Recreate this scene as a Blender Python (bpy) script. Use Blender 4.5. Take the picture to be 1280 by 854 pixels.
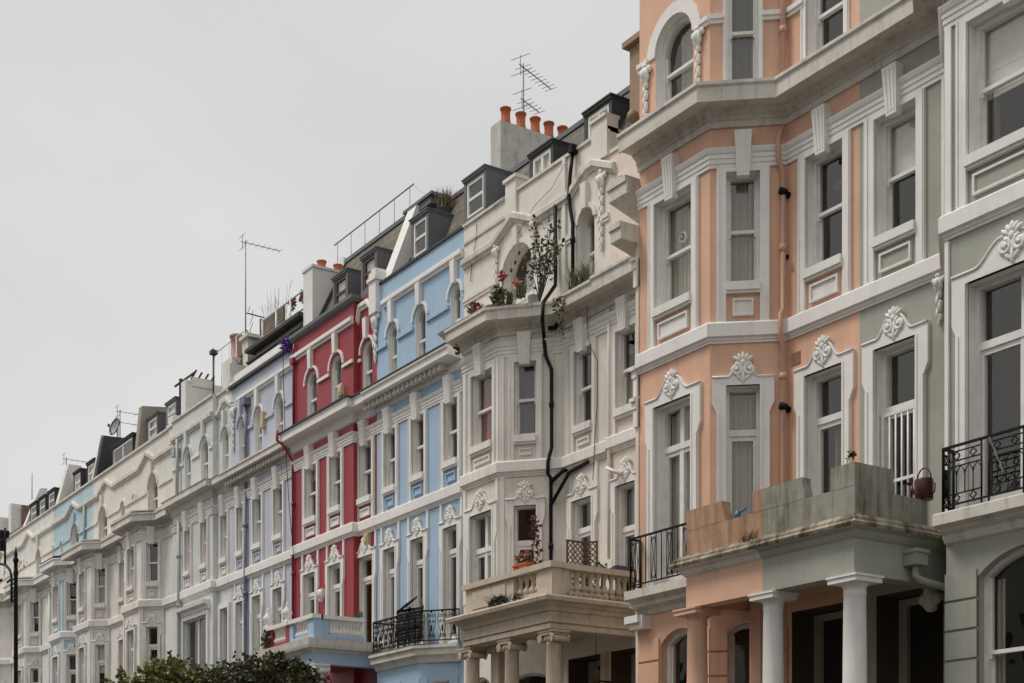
import bpy, math, random
from mathutils import Vector, Matrix
R = math.radians
random.seed(7)
sc = bpy.context.scene
for o in list(bpy.data.objects): bpy.data.objects.remove(o)

# ------------------------------------------------------------------ camera, sky, sun, exposure
F, XV, YV, DIST, EYE = 1800.0, -550.0, 1056.0, 16.0, 1.6
PHI = math.atan2(640-XV, F)                      # angle between the view axis and the terrace
DX, DY = -math.cos(PHI), math.sin(PHI)
RX, RY = math.sin(PHI), math.cos(PHI)
cd = bpy.data.cameras.new('camera'); cam = bpy.data.objects.new('camera', cd)
sc.collection.objects.link(cam); sc.camera = cam
cam.location = (0, -DIST, EYE)
cam.rotation_euler = (R(90), 0, math.atan2(-DX, DY))
cd.sensor_width = 36; cd.lens = 36*F/1280; cd.shift_y = (YV-427)/1280
cd.clip_start = .1; cd.clip_end = 3000
SUN_EL, SUN_AZ = 58, -36                         # from the street side, a little from the far end
world = bpy.data.worlds.new('World'); sc.world = world; world.use_nodes = True
nt = world.node_tree; bg = nt.nodes['Background']
sky = nt.nodes.new('ShaderNodeTexSky'); sky.sky_type = 'NISHITA'; sky.sun_disc = False
sky.sun_elevation = R(SUN_EL); sky.sun_rotation = R(180+SUN_AZ)
sky.air_density = 1.0; sky.dust_density = 4.0
hs = nt.nodes.new('ShaderNodeHueSaturation'); hs.inputs['Saturation'].default_value = .05
nt.links.new(sky.outputs[0], hs.inputs['Color'])
tc = nt.nodes.new('ShaderNodeTexCoord'); mp = nt.nodes.new('ShaderNodeMapping'); mp.inputs['Scale'].default_value = (1, 1, 2.2)
nz = nt.nodes.new('ShaderNodeTexNoise'); nz.inputs['Scale'].default_value = 2.3; nz.inputs['Detail'].default_value = 6
nt.links.new(tc.outputs['Generated'], mp.inputs[0]); nt.links.new(mp.outputs[0], nz.inputs['Vector'])
cr = nt.nodes.new('ShaderNodeValToRGB')
cr.color_ramp.elements[0].position = .3; cr.color_ramp.elements[0].color = (7.8, 7.82, 7.9, 1)
cr.color_ramp.elements[1].position = .7; cr.color_ramp.elements[1].color = (9.2, 9.2, 9.24, 1)
nt.links.new(nz.outputs[0], cr.inputs[0])
mx = nt.nodes.new('ShaderNodeMixRGB'); mx.inputs[0].default_value = .82
nt.links.new(hs.outputs[0], mx.inputs[1]); nt.links.new(cr.outputs[0], mx.inputs[2])
nt.links.new(mx.outputs[0], bg.inputs['Color']); bg.inputs['Strength'].default_value = .088
sd = bpy.data.lights.new('sun', 'SUN'); sun = bpy.data.objects.new('sun', sd); sc.collection.objects.link(sun)
sd.energy = 2.1; sd.angle = R(18); sd.color = (1, .945, .87)
sv = Vector((math.sin(R(SUN_AZ))*math.cos(R(SUN_EL)), -math.cos(R(SUN_AZ))*math.cos(R(SUN_EL)), math.sin(R(SUN_EL))))
sun.rotation_euler = sv.to_track_quat('Z', 'Y').to_euler(); sun.location = (-10, -30, 40)
sc.view_settings.view_transform = 'Standard'; sc.view_settings.look = 'None'
sc.view_settings.exposure = 0.06; sc.view_settings.gamma = 1
sc.render.engine = 'CYCLES'; sc.cycles.max_bounces = 6; sc.cycles.transparent_max_bounces = 12
sc.render.resolution_x = 1024; sc.render.resolution_y = 683

# ------------------------------------------------------------------ survey helpers (photo bearing -> metres on a known plane)
def ray(u):
    a = (u-640)/F
    return DX+RX*a, DY+RY*a
def XP(u, p=0.0):
    rx, ry = ray(u); return rx*(p+DIST)/ry
def ZP(u, v, p=0.0):
    rx, ry = ray(u); return EYE+(p+DIST)/ry*(YV-v)/F
def YX(u, X):
    rx, ry = ray(u); return -DIST+ry*X/rx
def ZX(u, v, X):
    rx, ry = ray(u); return EYE+X/rx*(YV-v)/F

# ------------------------------------------------------------------ materials
MATS = {}
def nodes(name):
    m = bpy.data.materials.new(name); m.use_nodes = True
    n = m.node_tree; b = n.nodes['Principled BSDF']; MATS[name] = m
    return m, n, b
def paint(name, col, dirt=.25, dirtcol=(.16, .13, .1), rough=.7, bump=.12, var=.1, streak=.3, spec=.3, thr=.5):
    m, n, b = nodes(name); N = n.nodes.new; L = n.links.new
    g = N('ShaderNodeNewGeometry')
    a = N('ShaderNodeTexNoise'); a.inputs['Scale'].default_value = .9; a.inputs['Detail'].default_value = 6
    L(g.outputs['Position'], a.inputs['Vector'])
    hv = N('ShaderNodeMapRange'); hv.inputs[1].default_value = .3; hv.inputs[2].default_value = .7
    hv.inputs[3].default_value = 1-var; hv.inputs[4].default_value = 1+var*.6
    L(a.outputs[0], hv.inputs[0])
    h = N('ShaderNodeHueSaturation'); h.inputs['Color'].default_value = (*col, 1); L(hv.outputs[0], h.inputs['Value'])
    v = N('ShaderNodeTexVoronoi'); v.inputs['Scale'].default_value = .8; v.inputs['Randomness'].default_value = 1; dn = N('ShaderNodeVectorMath'); dn.operation = 'MULTIPLY_ADD'; dn.inputs[1].default_value = (.5, .5, .5)
    L(a.outputs['Color'], dn.inputs[0]); L(g.outputs['Position'], dn.inputs[2]); L(dn.outputs[0], v.inputs['Vector'])
    vs = N('ShaderNodeSeparateXYZ'); L(v.outputs['Color'], vs.inputs[0]); vm = N('ShaderNodeMapRange'); vm.inputs[3].default_value = 1-var*.55; vm.inputs[4].default_value = 1+var*.25; L(vs.outputs[0], vm.inputs[0])
    hm = N('ShaderNodeMath'); hm.operation = 'MULTIPLY'; L(hv.outputs[0], hm.inputs[0]); L(vm.outputs[0], hm.inputs[1]); L(hm.outputs[0], h.inputs['Value'])
    mpn = N('ShaderNodeMapping'); mpn.inputs['Scale'].default_value = (5, 5, .55); L(g.outputs['Position'], mpn.inputs[0])
    s = N('ShaderNodeTexNoise'); s.inputs['Scale'].default_value = 1.4; s.inputs['Detail'].default_value = 7; s.inputs['Roughness'].default_value = .65
    L(mpn.outputs[0], s.inputs['Vector'])
    sr = N('ShaderNodeMapRange'); sr.inputs[1].default_value = thr+.02; sr.inputs[2].default_value = thr+.26; sr.inputs[3].default_value = 0; sr.inputs[4].default_value = streak
    L(s.outputs[0], sr.inputs[0])
    p = N('ShaderNodeTexNoise'); p.inputs['Scale'].default_value = 3.2; p.inputs['Detail'].default_value = 9; p.inputs['Roughness'].default_value = .7
    L(g.outputs['Position'], p.inputs['Vector'])
    pr = N('ShaderNodeMapRange'); pr.inputs[1].default_value = thr; pr.inputs[2].default_value = .75; pr.inputs[3].default_value = 0; pr.inputs[4].default_value = dirt
    L(p.outputs[0], pr.inputs[0])
    ad = N('ShaderNodeMath'); ad.operation = 'ADD'; ad.use_clamp = True; L(sr.outputs[0], ad.inputs[0]); L(pr.outputs[0], ad.inputs[1])
    x = N('ShaderNodeMixRGB'); x.inputs[2].default_value = (*dirtcol, 1); L(ad.outputs[0], x.inputs[0]); L(h.outputs[0], x.inputs[1])
    L(x.outputs[0], b.inputs['Base Color'])
    b.inputs['Roughness'].default_value = rough; b.inputs['Specular IOR Level'].default_value = spec
    q = N('ShaderNodeTexNoise'); q.inputs['Scale'].default_value = 28; q.inputs['Detail'].default_value = 4; L(g.outputs['Position'], q.inputs['Vector'])
    bp = N('ShaderNodeBump'); bp.inputs['Strength'].default_value = bump; bp.inputs['Distance'].default_value = .02
    L(q.outputs[0], bp.inputs['Height']); L(bp.outputs[0], b.inputs['Normal'])
    return m
def plain(name, col, rough=.6, metal=0, spec=.4):
    m, n, b = nodes(name); b.inputs['Base Color'].default_value = (*col, 1)
    b.inputs['Roughness'].default_value = rough; b.inputs['Metallic'].default_value = metal; b.inputs['Specular IOR Level'].default_value = spec
    N = n.nodes.new; L = n.links.new
    g = N('ShaderNodeNewGeometry'); a = N('ShaderNodeTexNoise'); a.inputs['Scale'].default_value = 7; a.inputs['Detail'].default_value = 5
    L(g.outputs['Position'], a.inputs['Vector'])
    r = N('ShaderNodeMapRange'); r.inputs[3].default_value = .8; r.inputs[4].default_value = 1.2; L(a.outputs[0], r.inputs[0])
    h = N('ShaderNodeHueSaturation'); h.inputs['Color'].default_value = (*col, 1); L(r.outputs[0], h.inputs['Value']); L(h.outputs[0], b.inputs['Base Color'])
    return m
def courses(name, c1, c2, mortar, bw, bh, rough=.8, swap=False, msize=.02):
    m, n, b = nodes(name); N = n.nodes.new; L = n.links.new
    g = N('ShaderNodeNewGeometry'); sp = N('ShaderNodeSeparateXYZ'); L(g.outputs['Position'], sp.inputs[0])
    ad = N('ShaderNodeMath'); ad.operation = 'ADD'; L(sp.outputs[0], ad.inputs[0]); L(sp.outputs[1], ad.inputs[1])
    cb = N('ShaderNodeCombineXYZ'); L(ad.outputs[0], cb.inputs[0]); L(sp.outputs[2], cb.inputs[1])
    br = N('ShaderNodeTexBrick'); br.inputs['Color1'].default_value = (*c1, 1); br.inputs['Color2'].default_value = (*c2, 1); br.inputs['Mortar'].default_value = (*mortar, 1)
    br.inputs['Scale'].default_value = 1; br.inputs['Mortar Size'].default_value = msize*.5; br.inputs['Brick Width'].default_value = bw; br.inputs['Row Height'].default_value = bh
    L(cb.outputs[0], br.inputs['Vector'])
    a = N('ShaderNodeTexNoise'); a.inputs['Scale'].default_value = 2.5; a.inputs['Detail'].default_value = 7; L(g.outputs['Position'], a.inputs['Vector'])
    r = N('ShaderNodeMapRange'); r.inputs[1].default_value = .3; r.inputs[2].default_value = .7; r.inputs[3].default_value = .6; r.inputs[4].default_value = 1.35; L(a.outputs[0], r.inputs[0])
    h = N('ShaderNodeHueSaturation'); L(br.outputs[0], h.inputs['Color']); L(r.outputs[0], h.inputs['Value']); L(h.outputs[0], b.inputs['Base Color'])
    b.inputs['Roughness'].default_value = rough
    bp = N('ShaderNodeBump'); bp.inputs['Strength'].default_value = .4; bp.inputs['Distance'].default_value = .01; bp.invert = True
    L(br.outputs['Fac'], bp.inputs['Height']); L(bp.outputs[0], b.inputs['Normal'])
    return m
def leafmat(name, c1, c2, rough=.5):
    m, n, b = nodes(name); N = n.nodes.new; L = n.links.new
    g = N('ShaderNodeNewGeometry'); r = N('ShaderNodeValToRGB')
    r.color_ramp.elements[0].color = (*c1, 1); r.color_ramp.elements[1].color = (*c2, 1)
    L(g.outputs['Random Per Island'], r.inputs[0]); L(r.outputs[0], b.inputs['Base Color']); b.inputs['Roughness'].default_value = rough
    return m
def glassmat(name, ior=1.9, tint=.93, rough=.015, wob=.02):
    m, n, b = nodes(name); n.nodes.remove(b); N = n.nodes.new; L = n.links.new
    t = N('ShaderNodeBsdfTransparent'); t.inputs[0].default_value = (tint, tint, tint*.97, 1)
    gl = N('ShaderNodeBsdfGlossy'); gl.inputs['Roughness'].default_value = rough; gl.inputs[0].default_value = (1, .985, .955, 1)
    lw = N('ShaderNodeLayerWeight'); lw.inputs[0].default_value = .5
    pw = N('ShaderNodeMath'); pw.operation = 'POWER'; pw.inputs[1].default_value = 3.0; L(lw.outputs['Facing'], pw.inputs[0])
    fr = N('ShaderNodeMath'); fr.operation = 'MULTIPLY_ADD'; fr.inputs[1].default_value = .42; fr.inputs[2].default_value = .085; L(pw.outputs[0], fr.inputs[0])
    g = N('ShaderNodeNewGeometry'); q = N('ShaderNodeTexNoise'); q.inputs['Scale'].default_value = 2.2; q.inputs['Detail'].default_value = 1; L(g.outputs['Position'], q.inputs['Vector'])
    bp = N('ShaderNodeBump'); bp.inputs['Strength'].default_value = wob; bp.inputs['Distance'].default_value = .2; L(q.outputs[0], bp.inputs['Height']); L(bp.outputs[0], gl.inputs['Normal'])
    mxs = N('ShaderNodeMixShader'); L(fr.outputs[0], mxs.inputs[0]); L(t.outputs[0], mxs.inputs[1]); L(gl.outputs[0], mxs.inputs[2])
    L(mxs.outputs[0], n.nodes['Material Output'].inputs[0])
    return m
CORAL = paint('coral_stucco', (.705, .435, .305), dirt=.12, streak=.2, var=.1)
GREY = paint('sage_grey_stucco', (0.362, 0.368, 0.316), dirt=.14, streak=.2, var=.1)
GREYDIRTY = paint('weathered_grey_render', (0.310, 0.310, 0.259), dirt=.5, streak=.8, dirtcol=(.11, .095, .06), thr=.44)
CORALDIRTY = paint('weathered_coral_render', (.47, .285, .185), dirt=.45, streak=.75, dirtcol=(.17, .09, .045), thr=.44)
TRIM = paint('white_trim', (.79, .77, .735), dirt=.14, streak=.16, var=.05, bump=.05)
TRIMOLD = paint('weathered_white_trim', (.66, .625, .56), dirt=.42, streak=.5, bump=.1)
SLABDIRTY = paint('mossy_slab_edge', (.42, .37, .29), dirt=.85, streak=.95, dirtcol=(.085, .06, .035), thr=.4)
CREAM = paint('cream_stucco', (.745, .705, .635), dirt=.16, streak=.26, var=.08)
CREAMTRIM = paint('cream_trim', (.78, .755, .70), dirt=.16, streak=.28, bump=.08)
STONE = paint('buff_portico_stone', (.56, .48, .38), dirt=.35, streak=.5, dirtcol=(.15, .1, .065))
PALE = paint('pinkish_cream_stucco', (.745, .655, .565), dirt=.15, streak=.25)
BLUE = paint('sky_blue_stucco', (.365, .50, .635), dirt=.1, streak=.14, var=.05)
RED = paint('crimson_stucco', (.32, .034, .046), dirt=.06, streak=.1, var=.08, rough=.55, spec=.45)
LILAC = paint('lilac_stucco', (.50, .525, .60), dirt=.12, streak=.16, var=.05)
GWHITE = paint('pale_grey_green_stucco', (.63, .655, .635), dirt=.16, streak=.25)
OFFW = paint('off_white_stucco', (.745, .71, .65), dirt=.22, streak=.34)
OFFW2 = paint('warm_white_stucco', (.75, .725, .67), dirt=.2, streak=.3)
OFFTRIM = paint('off_white_trim', (.77, .745, .69), dirt=.25, streak=.38)
PBLUE = paint('duck_egg_stucco', (.47, .60, .65), dirt=.14, streak=.2)
FRAME = plain('white_window_paint', (.74, .725, .69), rough=.45)
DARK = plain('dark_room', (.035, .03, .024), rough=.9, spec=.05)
VESTI_SHADE = plain('vestibule_shade_paint', (.085, .062, .042), rough=.6)  # deep porch shade painted into the vestibule wall colour
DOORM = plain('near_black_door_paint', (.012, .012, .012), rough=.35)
DOORFR = paint('grubby_door_frame', (.42, .385, .31), dirt=.2)
GLASS = glassmat('window_glass')
CURT = plain('net_curtain', (.46, .43, .365), rough=.9, spec=.1)
BLIND = plain('white_blind', (.72, .72, .68), rough=.8, spec=.1)
PINKC = plain('pink_curtain', (.42, .16, .16), rough=.9)
SLATE = courses('roof_slates', (.075, .06, .05), (.12, .1, .085), (.03, .027, .025), .3, .22, rough=.65)
SLATEB = courses('mossy_slates', (.12, .1, .07), (.16, .13, .095), (.05, .045, .035), .3, .22, rough=.8)
LEAD = plain('lead_sheet', (.13, .14, .145), rough=.55)
LEADD = plain('dark_felt', (.045, .047, .05), rough=.7)
BRICK = courses('old_brick', (.22, .12, .07), (.30, .17, .09), (.2, .16, .12), .23, .075)
YBRICK = courses('stock_brick', (.26, .2, .13), (.33, .25, .16), (.25, .22, .17), .23, .075)
TAN = paint('tan_render', (.33, .235, .15), dirt=.3, streak=.5)
CHIMR = paint('grey_chimney_render', (.56, .545, .50), dirt=.45, streak=.6, bump=.3)
CHIMW = paint('white_chimney_render', (0.713, 0.707, 0.678), dirt=.12, streak=.15)
POT = paint('terracotta', (.50, .14, .065), dirt=.2, streak=.15, rough=.8)
IRON = plain('black_iron', (.008, .008, .009), rough=.6, spec=.2)
METAL = plain('aerial_metal', (.22, .21, .2), rough=.5, metal=.5)
PIPEC = paint('coral_pipe_paint', (.58, .345, .25), dirt=.2, rough=.5)
PIPEG = plain('slate_blue_pipe_paint', (.15, .17, .22), rough=.5)
PIPEGW = plain('grey_green_pipe_paint', (.33, .36, .35), rough=.5)
PIPER = plain('crimson_pipe_paint', (.28, .025, .035), rough=.45)
WOOD = courses('weathered_timber', (.14, .1, .07), (.2, .15, .11), (.05, .04, .03), 3, .11)
DWOOD = plain('brown_trellis_wood', (.11, .055, .033), rough=.7)
REDM = plain('dark_red_enamel', (.05, .006, .008), rough=.35)
BARK = plain('bark', (.075, .06, .045), rough=.9)
LEAF1 = leafmat('yellow_green_leaves', (.075, .082, .015), (.25, .24, .055))
LEAF2 = leafmat('dark_leaves', (.032, .036, .013), (.12, .118, .045))
LEAF3 = leafmat('balcony_plant_leaves', (.06, .075, .025), (.17, .18, .08))
LEAF4 = leafmat('wine_red_leaves', (.07, .012, .014), (.18, .035, .03))
LEAF5 = leafmat('rusty_flowers', (.16, .03, .018), (.35, .1, .05))
GRASSD = leafmat('dry_grass', (.12, .085, .04), (.26, .19, .09))
FLP = leafmat('magenta_petals', (.32, .02, .07), (.5, .05, .12)); FLPK = leafmat('salmon_petals', (.6, .17, .14), (.7, .3, .25))
FLV = leafmat('purple_petals', (.09, .035, .22), (.2, .08, .42))
BLUEP = plain('blue_plastic', (.03, .16, .28), rough=.35)
ASPH = paint('asphalt', (.05, .05, .052), dirt=.2, rough=.9); PAVE = courses('paving_slabs', (.17, .165, .155), (.2, .19, .18), (.09, .09, .085), .75, .6)
KERB = paint('kerb_granite', (.3, .29, .28)); EARTH = paint('ground_earth', (.075, .068, .055), dirt=.4, rough=.95); LINEM = plain('road_paint', (.7, .69, .64))

# ------------------------------------------------------------------ mesh builder
class MB:
    def __init__(s): s.v = []; s.f = []; s.mi = []; s.sm = []; s.cur = 0
    def face(s, pts, smooth=False):
        b = len(s.v); s.v += [tuple(p) for p in pts]; s.f.append(tuple(range(b, b+len(pts)))); s.mi.append(s.cur); s.sm.append(smooth)
    def hexa(s, p):                       # 8 points: bottom 4 ccw, top 4
        b = len(s.v); s.v += [tuple(q) for q in p]
        for q in ((0, 3, 2, 1), (4, 5, 6, 7), (0, 1, 5, 4), (1, 2, 6, 5), (2, 3, 7, 6), (3, 0, 4, 7)):
            s.f.append(tuple(b+i for i in q)); s.mi.append(s.cur); s.sm.append(False)
    def box(s, x0, x1, y0, y1, z0, z1):
        s.hexa([(x0, y0, z0), (x1, y0, z0), (x1, y1, z0), (x0, y1, z0), (x0, y0, z1), (x1, y0, z1), (x1, y1, z1), (x0, y1, z1)])
    def sbox(s, g, s0, s1, o0, o1, z0, z1):   # box in a wall segment's frame; o1 is the outer face
        P = g.pt; s.hexa([P(s0, o1, z0), P(s1, o1, z0), P(s1, o0, z0), P(s0, o0, z0), P(s0, o1, z1), P(s1, o1, z1), P(s1, o0, z1), P(s0, o0, z1)])
    def prism(s, poly, off):              # polygon (3d list) swept by the vector off
        a = [Vector(p) for p in poly]; o = Vector(off); n = len(a); b = len(s.v)
        s.v += [tuple(p) for p in a]+[tuple(p+o) for p in a]
        s.f.append(tuple(range(b, b+n))); s.f.append(tuple(range(b+2*n-1, b+n-1, -1))); s.mi += [s.cur]*2; s.sm += [False]*2
        for i in range(n):
            j = (i+1) % n; s.f.append((b+i, b+n+i, b+n+j, b+j)); s.mi.append(s.cur); s.sm.append(False)
    def tube(s, pts, r, n=6, r2=None, caps=True):
        pts = [Vector(p) for p in pts]; m = len(pts); b = len(s.v); up = Vector((0, 0, 1))
        prev = None
        for i, p in enumerate(pts):
            t = (pts[min(i+1, m-1)]-pts[max(i-1, 0)])
            if t.length < 1e-9: t = Vector((0, 0, 1))
            t.normalize()
            if prev is None: a = t.cross(up) if abs(t.z) < .95 else t.cross(Vector((1, 0, 0)))
            else: a = prev-t*prev.dot(t)
            if a.length < 1e-6: a = t.orthogonal()
            a.normalize(); prev = a; c = t.cross(a)
            rr = r if r2 is None else r+(r2-r)*i/max(1, m-1)
            for k in range(n):
                w = 2*math.pi*k/n; s.v.append(tuple(p+(a*math.cos(w)+c*math.sin(w))*rr))
        for i in range(m-1):
            for k in range(n):
                k2 = (k+1) % n; s.f.append((b+i*n+k, b+i*n+k2, b+(i+1)*n+k2, b+(i+1)*n+k)); s.mi.append(s.cur); s.sm.append(n > 4)
        if caps:
            s.f.append(tuple(b+k for k in range(n-1, -1, -1))); s.f.append(tuple(b+(m-1)*n+k for k in range(n))); s.mi += [s.cur]*2; s.sm += [False]*2
    def lathe(s, c, prof, n=16):          # prof: (r, z)
        b = len(s.v); m = len(prof)
        for r, z in prof:
            for k in range(n):
                w = 2*math.pi*(k+.5)/n; s.v.append((c[0]+r*math.cos(w), c[1]+r*math.sin(w), c[2]+z))
        for i in range(m-1):
            for k in range(n):
                k2 = (k+1) % n; s.f.append((b+i*n+k, b+i*n+k2, b+(i+1)*n+k2, b+(i+1)*n+k)); s.mi.append(s.cur); s.sm.append(True)
        s.f.append(tuple(b+k for k in range(n-1, -1, -1))); s.f.append(tuple(b+(m-1)*n+k for k in range(n))); s.mi += [s.cur]*2; s.sm += [False]*2
    def ell(s, c, rx, rz, ry=None, M=None, n=8, m=5):
        ry = ry or rx; b = len(s.v); M = M or Matrix.Identity(3); c = Vector(c)
        for i in range(m+1):
            th = math.pi*i/m
            for k in range(n):
                w = 2*math.pi*k/n
                s.v.append(tuple(c+M@Vector((rx*math.sin(th)*math.cos(w), ry*math.sin(th)*math.sin(w), rz*math.cos(th)))))
        for i in range(m):
            for k in range(n):
                k2 = (k+1) % n; s.f.append((b+i*n+k, b+(i+1)*n+k, b+(i+1)*n+k2, b+i*n+k2)); s.mi.append(s.cur); s.sm.append(True)
    def moulding(s, line, prof, cap=True):    # prof: (out, z) swept along a plan polyline, mitred
        n = len(line); dirs = []
        for i in range(n-1):
            d = Vector((line[i+1][0]-line[i][0], line[i+1][1]-line[i][1])); d.normalize(); dirs.append(Vector((d.y, -d.x)))
        rows = []
        for i in range(n):
            if i == 0: w = dirs[0]
            elif i == n-1: w = dirs[-1]
            else:
                w = dirs[i-1]+dirs[i]; w = w/(max(.3, 1+dirs[i-1].dot(dirs[i])))
            rows.append([(line[i][0]+w.x*o, line[i][1]+w.y*o, z) for o, z in prof])
        for i in range(n-1):
            for k in range(len(prof)-1):
                s.face([rows[i][k], rows[i+1][k], rows[i+1][k+1], rows[i][k+1]])
        if cap:
            s.face(rows[0][::-1]); s.face(rows[-1])
    def build(s, name, mats, parent=None, label=None):
        me = bpy.data.meshes.new(name)
        off = Vector((0, 0, 0)); r = parent
        while r is not None: off += r.location; r = r.parent
        me.from_pydata([tuple(Vector(v)-off) for v in s.v], [], s.f)
        if not isinstance(mats, (list, tuple)): mats = [mats]
        for m in mats: me.materials.append(m)
        me.polygons.foreach_set('material_index', s.mi); me.polygons.foreach_set('use_smooth', s.sm); me.update()
        o = bpy.data.objects.new(name, me); sc.collection.objects.link(o)
        if parent is not None: o.parent = parent
        if label: o['label'] = label
        return o
def thing(name, label, cat, loc, group=None):
    o = bpy.data.objects.new(name, None); sc.collection.objects.link(o); o.location = loc
    o['label'] = label; o['category'] = cat
    if group: o['group'] = group
    return o
def solo(o, label, cat, group=None):      # a thing that is one mesh: origin moved to its base
    me = o.data; vs = [v.co for v in me.vertices]
    c = Vector(((min(v.x for v in vs)+max(v.x for v in vs))/2, (min(v.y for v in vs)+max(v.y for v in vs))/2, min(v.z for v in vs)))
    me.transform(Matrix.Translation(-c)); o.location = c
    o['label'] = label; o['category'] = cat
    if group: o['group'] = group
    return o
def struct(o): o['kind'] = 'structure'; return o

class Seg:
    def __init__(s, A, B):
        s.A = Vector(A); s.B = Vector(B); d = s.B-s.A; s.L = d.length; s.t = d/s.L; s.n = Vector((s.t.y, -s.t.x)); s.open = []
    def pt(s, a, o, z):
        p = s.A+s.t*a+s.n*o; return (p.x, p.y, z)
    def S(s, u):                          # where the bearing u meets this wall
        rx, ry = ray(u)                   # (0,-D)+k*(rx,ry) = A + t*s
        ax, ay = s.A.x, s.A.y+DIST
        det = rx*(-s.t.y)+ry*s.t.x
        k = (ax*(-s.t.y)+ay*s.t.x)/det
        px, py = rx*k-s.A.x, ry*k-DIST-s.A.y
        return px*s.t.x+py*s.t.y
    def sx(s, x): return (x-s.A.x)/s.t.x

def arc_pts(s0, s1, zs, rise, n=12):      # from (s0,zs) over to (s1,zs)
    c = (s0+s1)/2; h = (s1-s0)/2
    if rise >= h*.98:
        return [(c-h*math.cos(math.pi*i/n), zs+rise*math.sin(math.pi*i/n)) for i in range(n+1)]
    rad = (h*h+rise*rise)/(2*rise); a = math.asin(h/rad)
    return [(c+rad*math.sin(-a+2*a*i/n), zs+rise-rad+rad*math.cos(-a+2*a*i/n)) for i in range(n+1)]

def wall_mesh(mb, g, z0, z1, reveal=.2):
    ops = g.open
    ss = sorted({0.0, g.L, *[max(0, min(g.L, x)) for o in ops for x in o[:2]]})
    zs = sorted({z0, z1, *[z for o in ops for z in (o[2], o[3]) if z0 < z < z1]})
    for i in range(len(ss)-1):
        if ss[i+1]-ss[i] < 1e-4: continue
        for k in range(len(zs)-1):
            cs, cz = (ss[i]+ss[i+1])/2, (zs[k]+zs[k+1])/2
            if any(o[0] < cs < o[1] and o[2] < cz < o[3] for o in ops): continue
            mb.face([g.pt(ss[i], 0, zs[k]), g.pt(ss[i+1], 0, zs[k]), g.pt(ss[i+1], 0, zs[k+1]), g.pt(ss[i], 0, zs[k+1])])
    for (a, b, zb, zt, rise, dep, rv) in ops:
        if zb < z0-.01 or zt > z1+.01: continue
        mb.cur = rv
        q = lambda p: mb.face([g.pt(*x) for x in p])
        zsp = zt-rise
        q([(a, 0, zb), (a, -dep, zb), (a, -dep, zsp), (a, 0, zsp)])
        q([(b, 0, zb), (b, 0, zsp), (b, -dep, zsp), (b, -dep, zb)])
        q([(a, 0, zb), (b, 0, zb), (b, -dep, zb), (a, -dep, zb)])
        if rise:
            ar = arc_pts(a, b, zsp, rise)
            for i in range(len(ar)-1):
                (p0, h0), (p1, h1) = ar[i], ar[i+1]
                mb.cur = 0; q([(p0, 0, h0), (p1, 0, h1), (p1, 0, zt), (p0, 0, zt)]); mb.cur = rv
                q([(p0, 0, h0), (p0, -dep, h0), (p1, -dep, h1), (p1, 0, h1)])
        else:
            q([(a, 0, zt), (a, -dep, zt), (b, -dep, zt), (b, 0, zt)])
    mb.cur = 0

def make_crest():                         # shell with two volutes, local: x along wall, y outward, z up
    mb = MB()
    for i in range(5):
        a = R(-50+25*i); L = .14 if i % 2 == 0 else .12
        M = Matrix.Rotation(a, 3, 'Y')
        c = M@Vector((0, 0, .13)); mb.ell((c.x, .06, c.z+.24), .036, L*.62, .05, M, 8, 6)
    mb.ell((0, .06, .27), .055, .07, .055)
    for sg in (-1, 1):
        pts = []
        for k in range(16):
            th = k/15*2.5*math.pi; r = .105*(1-.72*k/15)
            pts.append((sg*(.115+r*math.cos(th+1.6)), .065, .15+r*math.sin(th+1.6)))
        mb.tube(pts, .036, 7); mb.ell((sg*.115, .065, .15), .04, .04, .055)
        M = Matrix.Rotation(R(sg*40), 3, 'Y')
        mb.ell((sg*.08, .055, .03), .035, .09, .04, M)
    mb.ell((0, .06, .03), .035, .13, .04)
    return mb
CREST_ME = None
def crest(parent, g, s, z, scale, mat):
    global CREST_ME
    key = mat.name
    if CREST_ME is None: CREST_ME = {}
    if key not in CREST_ME:
        o = make_crest().build('crest', mat); CREST_ME[key] = o.data; bpy.data.objects.remove(o)
    o = bpy.data.objects.new('crest', CREST_ME[key]); sc.collection.objects.link(o)
    r = parent; off = Vector((0, 0, 0))
    while r is not None: off += r.location; r = r.parent
    o.parent = parent; o.location = Vector(g.pt(s, 0, z))-off
    o.rotation_euler = (0, 0, math.atan2(g.t.y, g.t.x)); o.scale = (scale, -scale, scale)
    return o

HOUSES = []
class House:
    def __init__(s, label, x0, x1, wallm, trim, frame=None, zmax=14.7, depth=9, deep=False):
        s.deep = deep
        s.root = thing('terraced_house', label, 'house', ((x0+x1)/2, depth/2, 0), 'terraced houses of the street'); s.x0, s.x1 = x0, x1
        s.wm, s.tm, s.fm, s.zmax, s.depth = wallm, trim, frame or FRAME, zmax, depth; s.walls = []
    def seg(s, A, B, z0, z1):
        g = Seg(A, B); s.walls.append((g, z0, z1)); return g
    def finish(s, extra=None): HOUSES.append(s)
    def build_wall(s, extra=None):
        mb = MB()
        for g, z0, z1 in s.walls: wall_mesh(mb, g, z0, z1)
        z = s.zmax
        mb.box(s.x0+.004, s.x1-.004, 1.3, s.depth, 0, z-.01)
        mb.face([(s.x0+.002, 0, 0), (s.x0+.002, 0, z), (s.x0+.002, 1.4, z), (s.x0+.002, 1.4, 0)])
        mb.face([(s.x1-.002, 0, 0), (s.x1-.002, 1.4, 0), (s.x1-.002, 1.4, z), (s.x1-.002, 0, z)])
        mb.box(s.x0+.004, s.x1-.004, .008, .28, z-.30, z)      # parapet thickness
        if extra: extra(mb)
        return mb.build('wall', [s.wm, s.tm, VESTI_SHADE], s.root)
    def part(s, name, mb, mat, parent=None, label=None): return mb.build(name, mat, parent or s.root, label)

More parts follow.
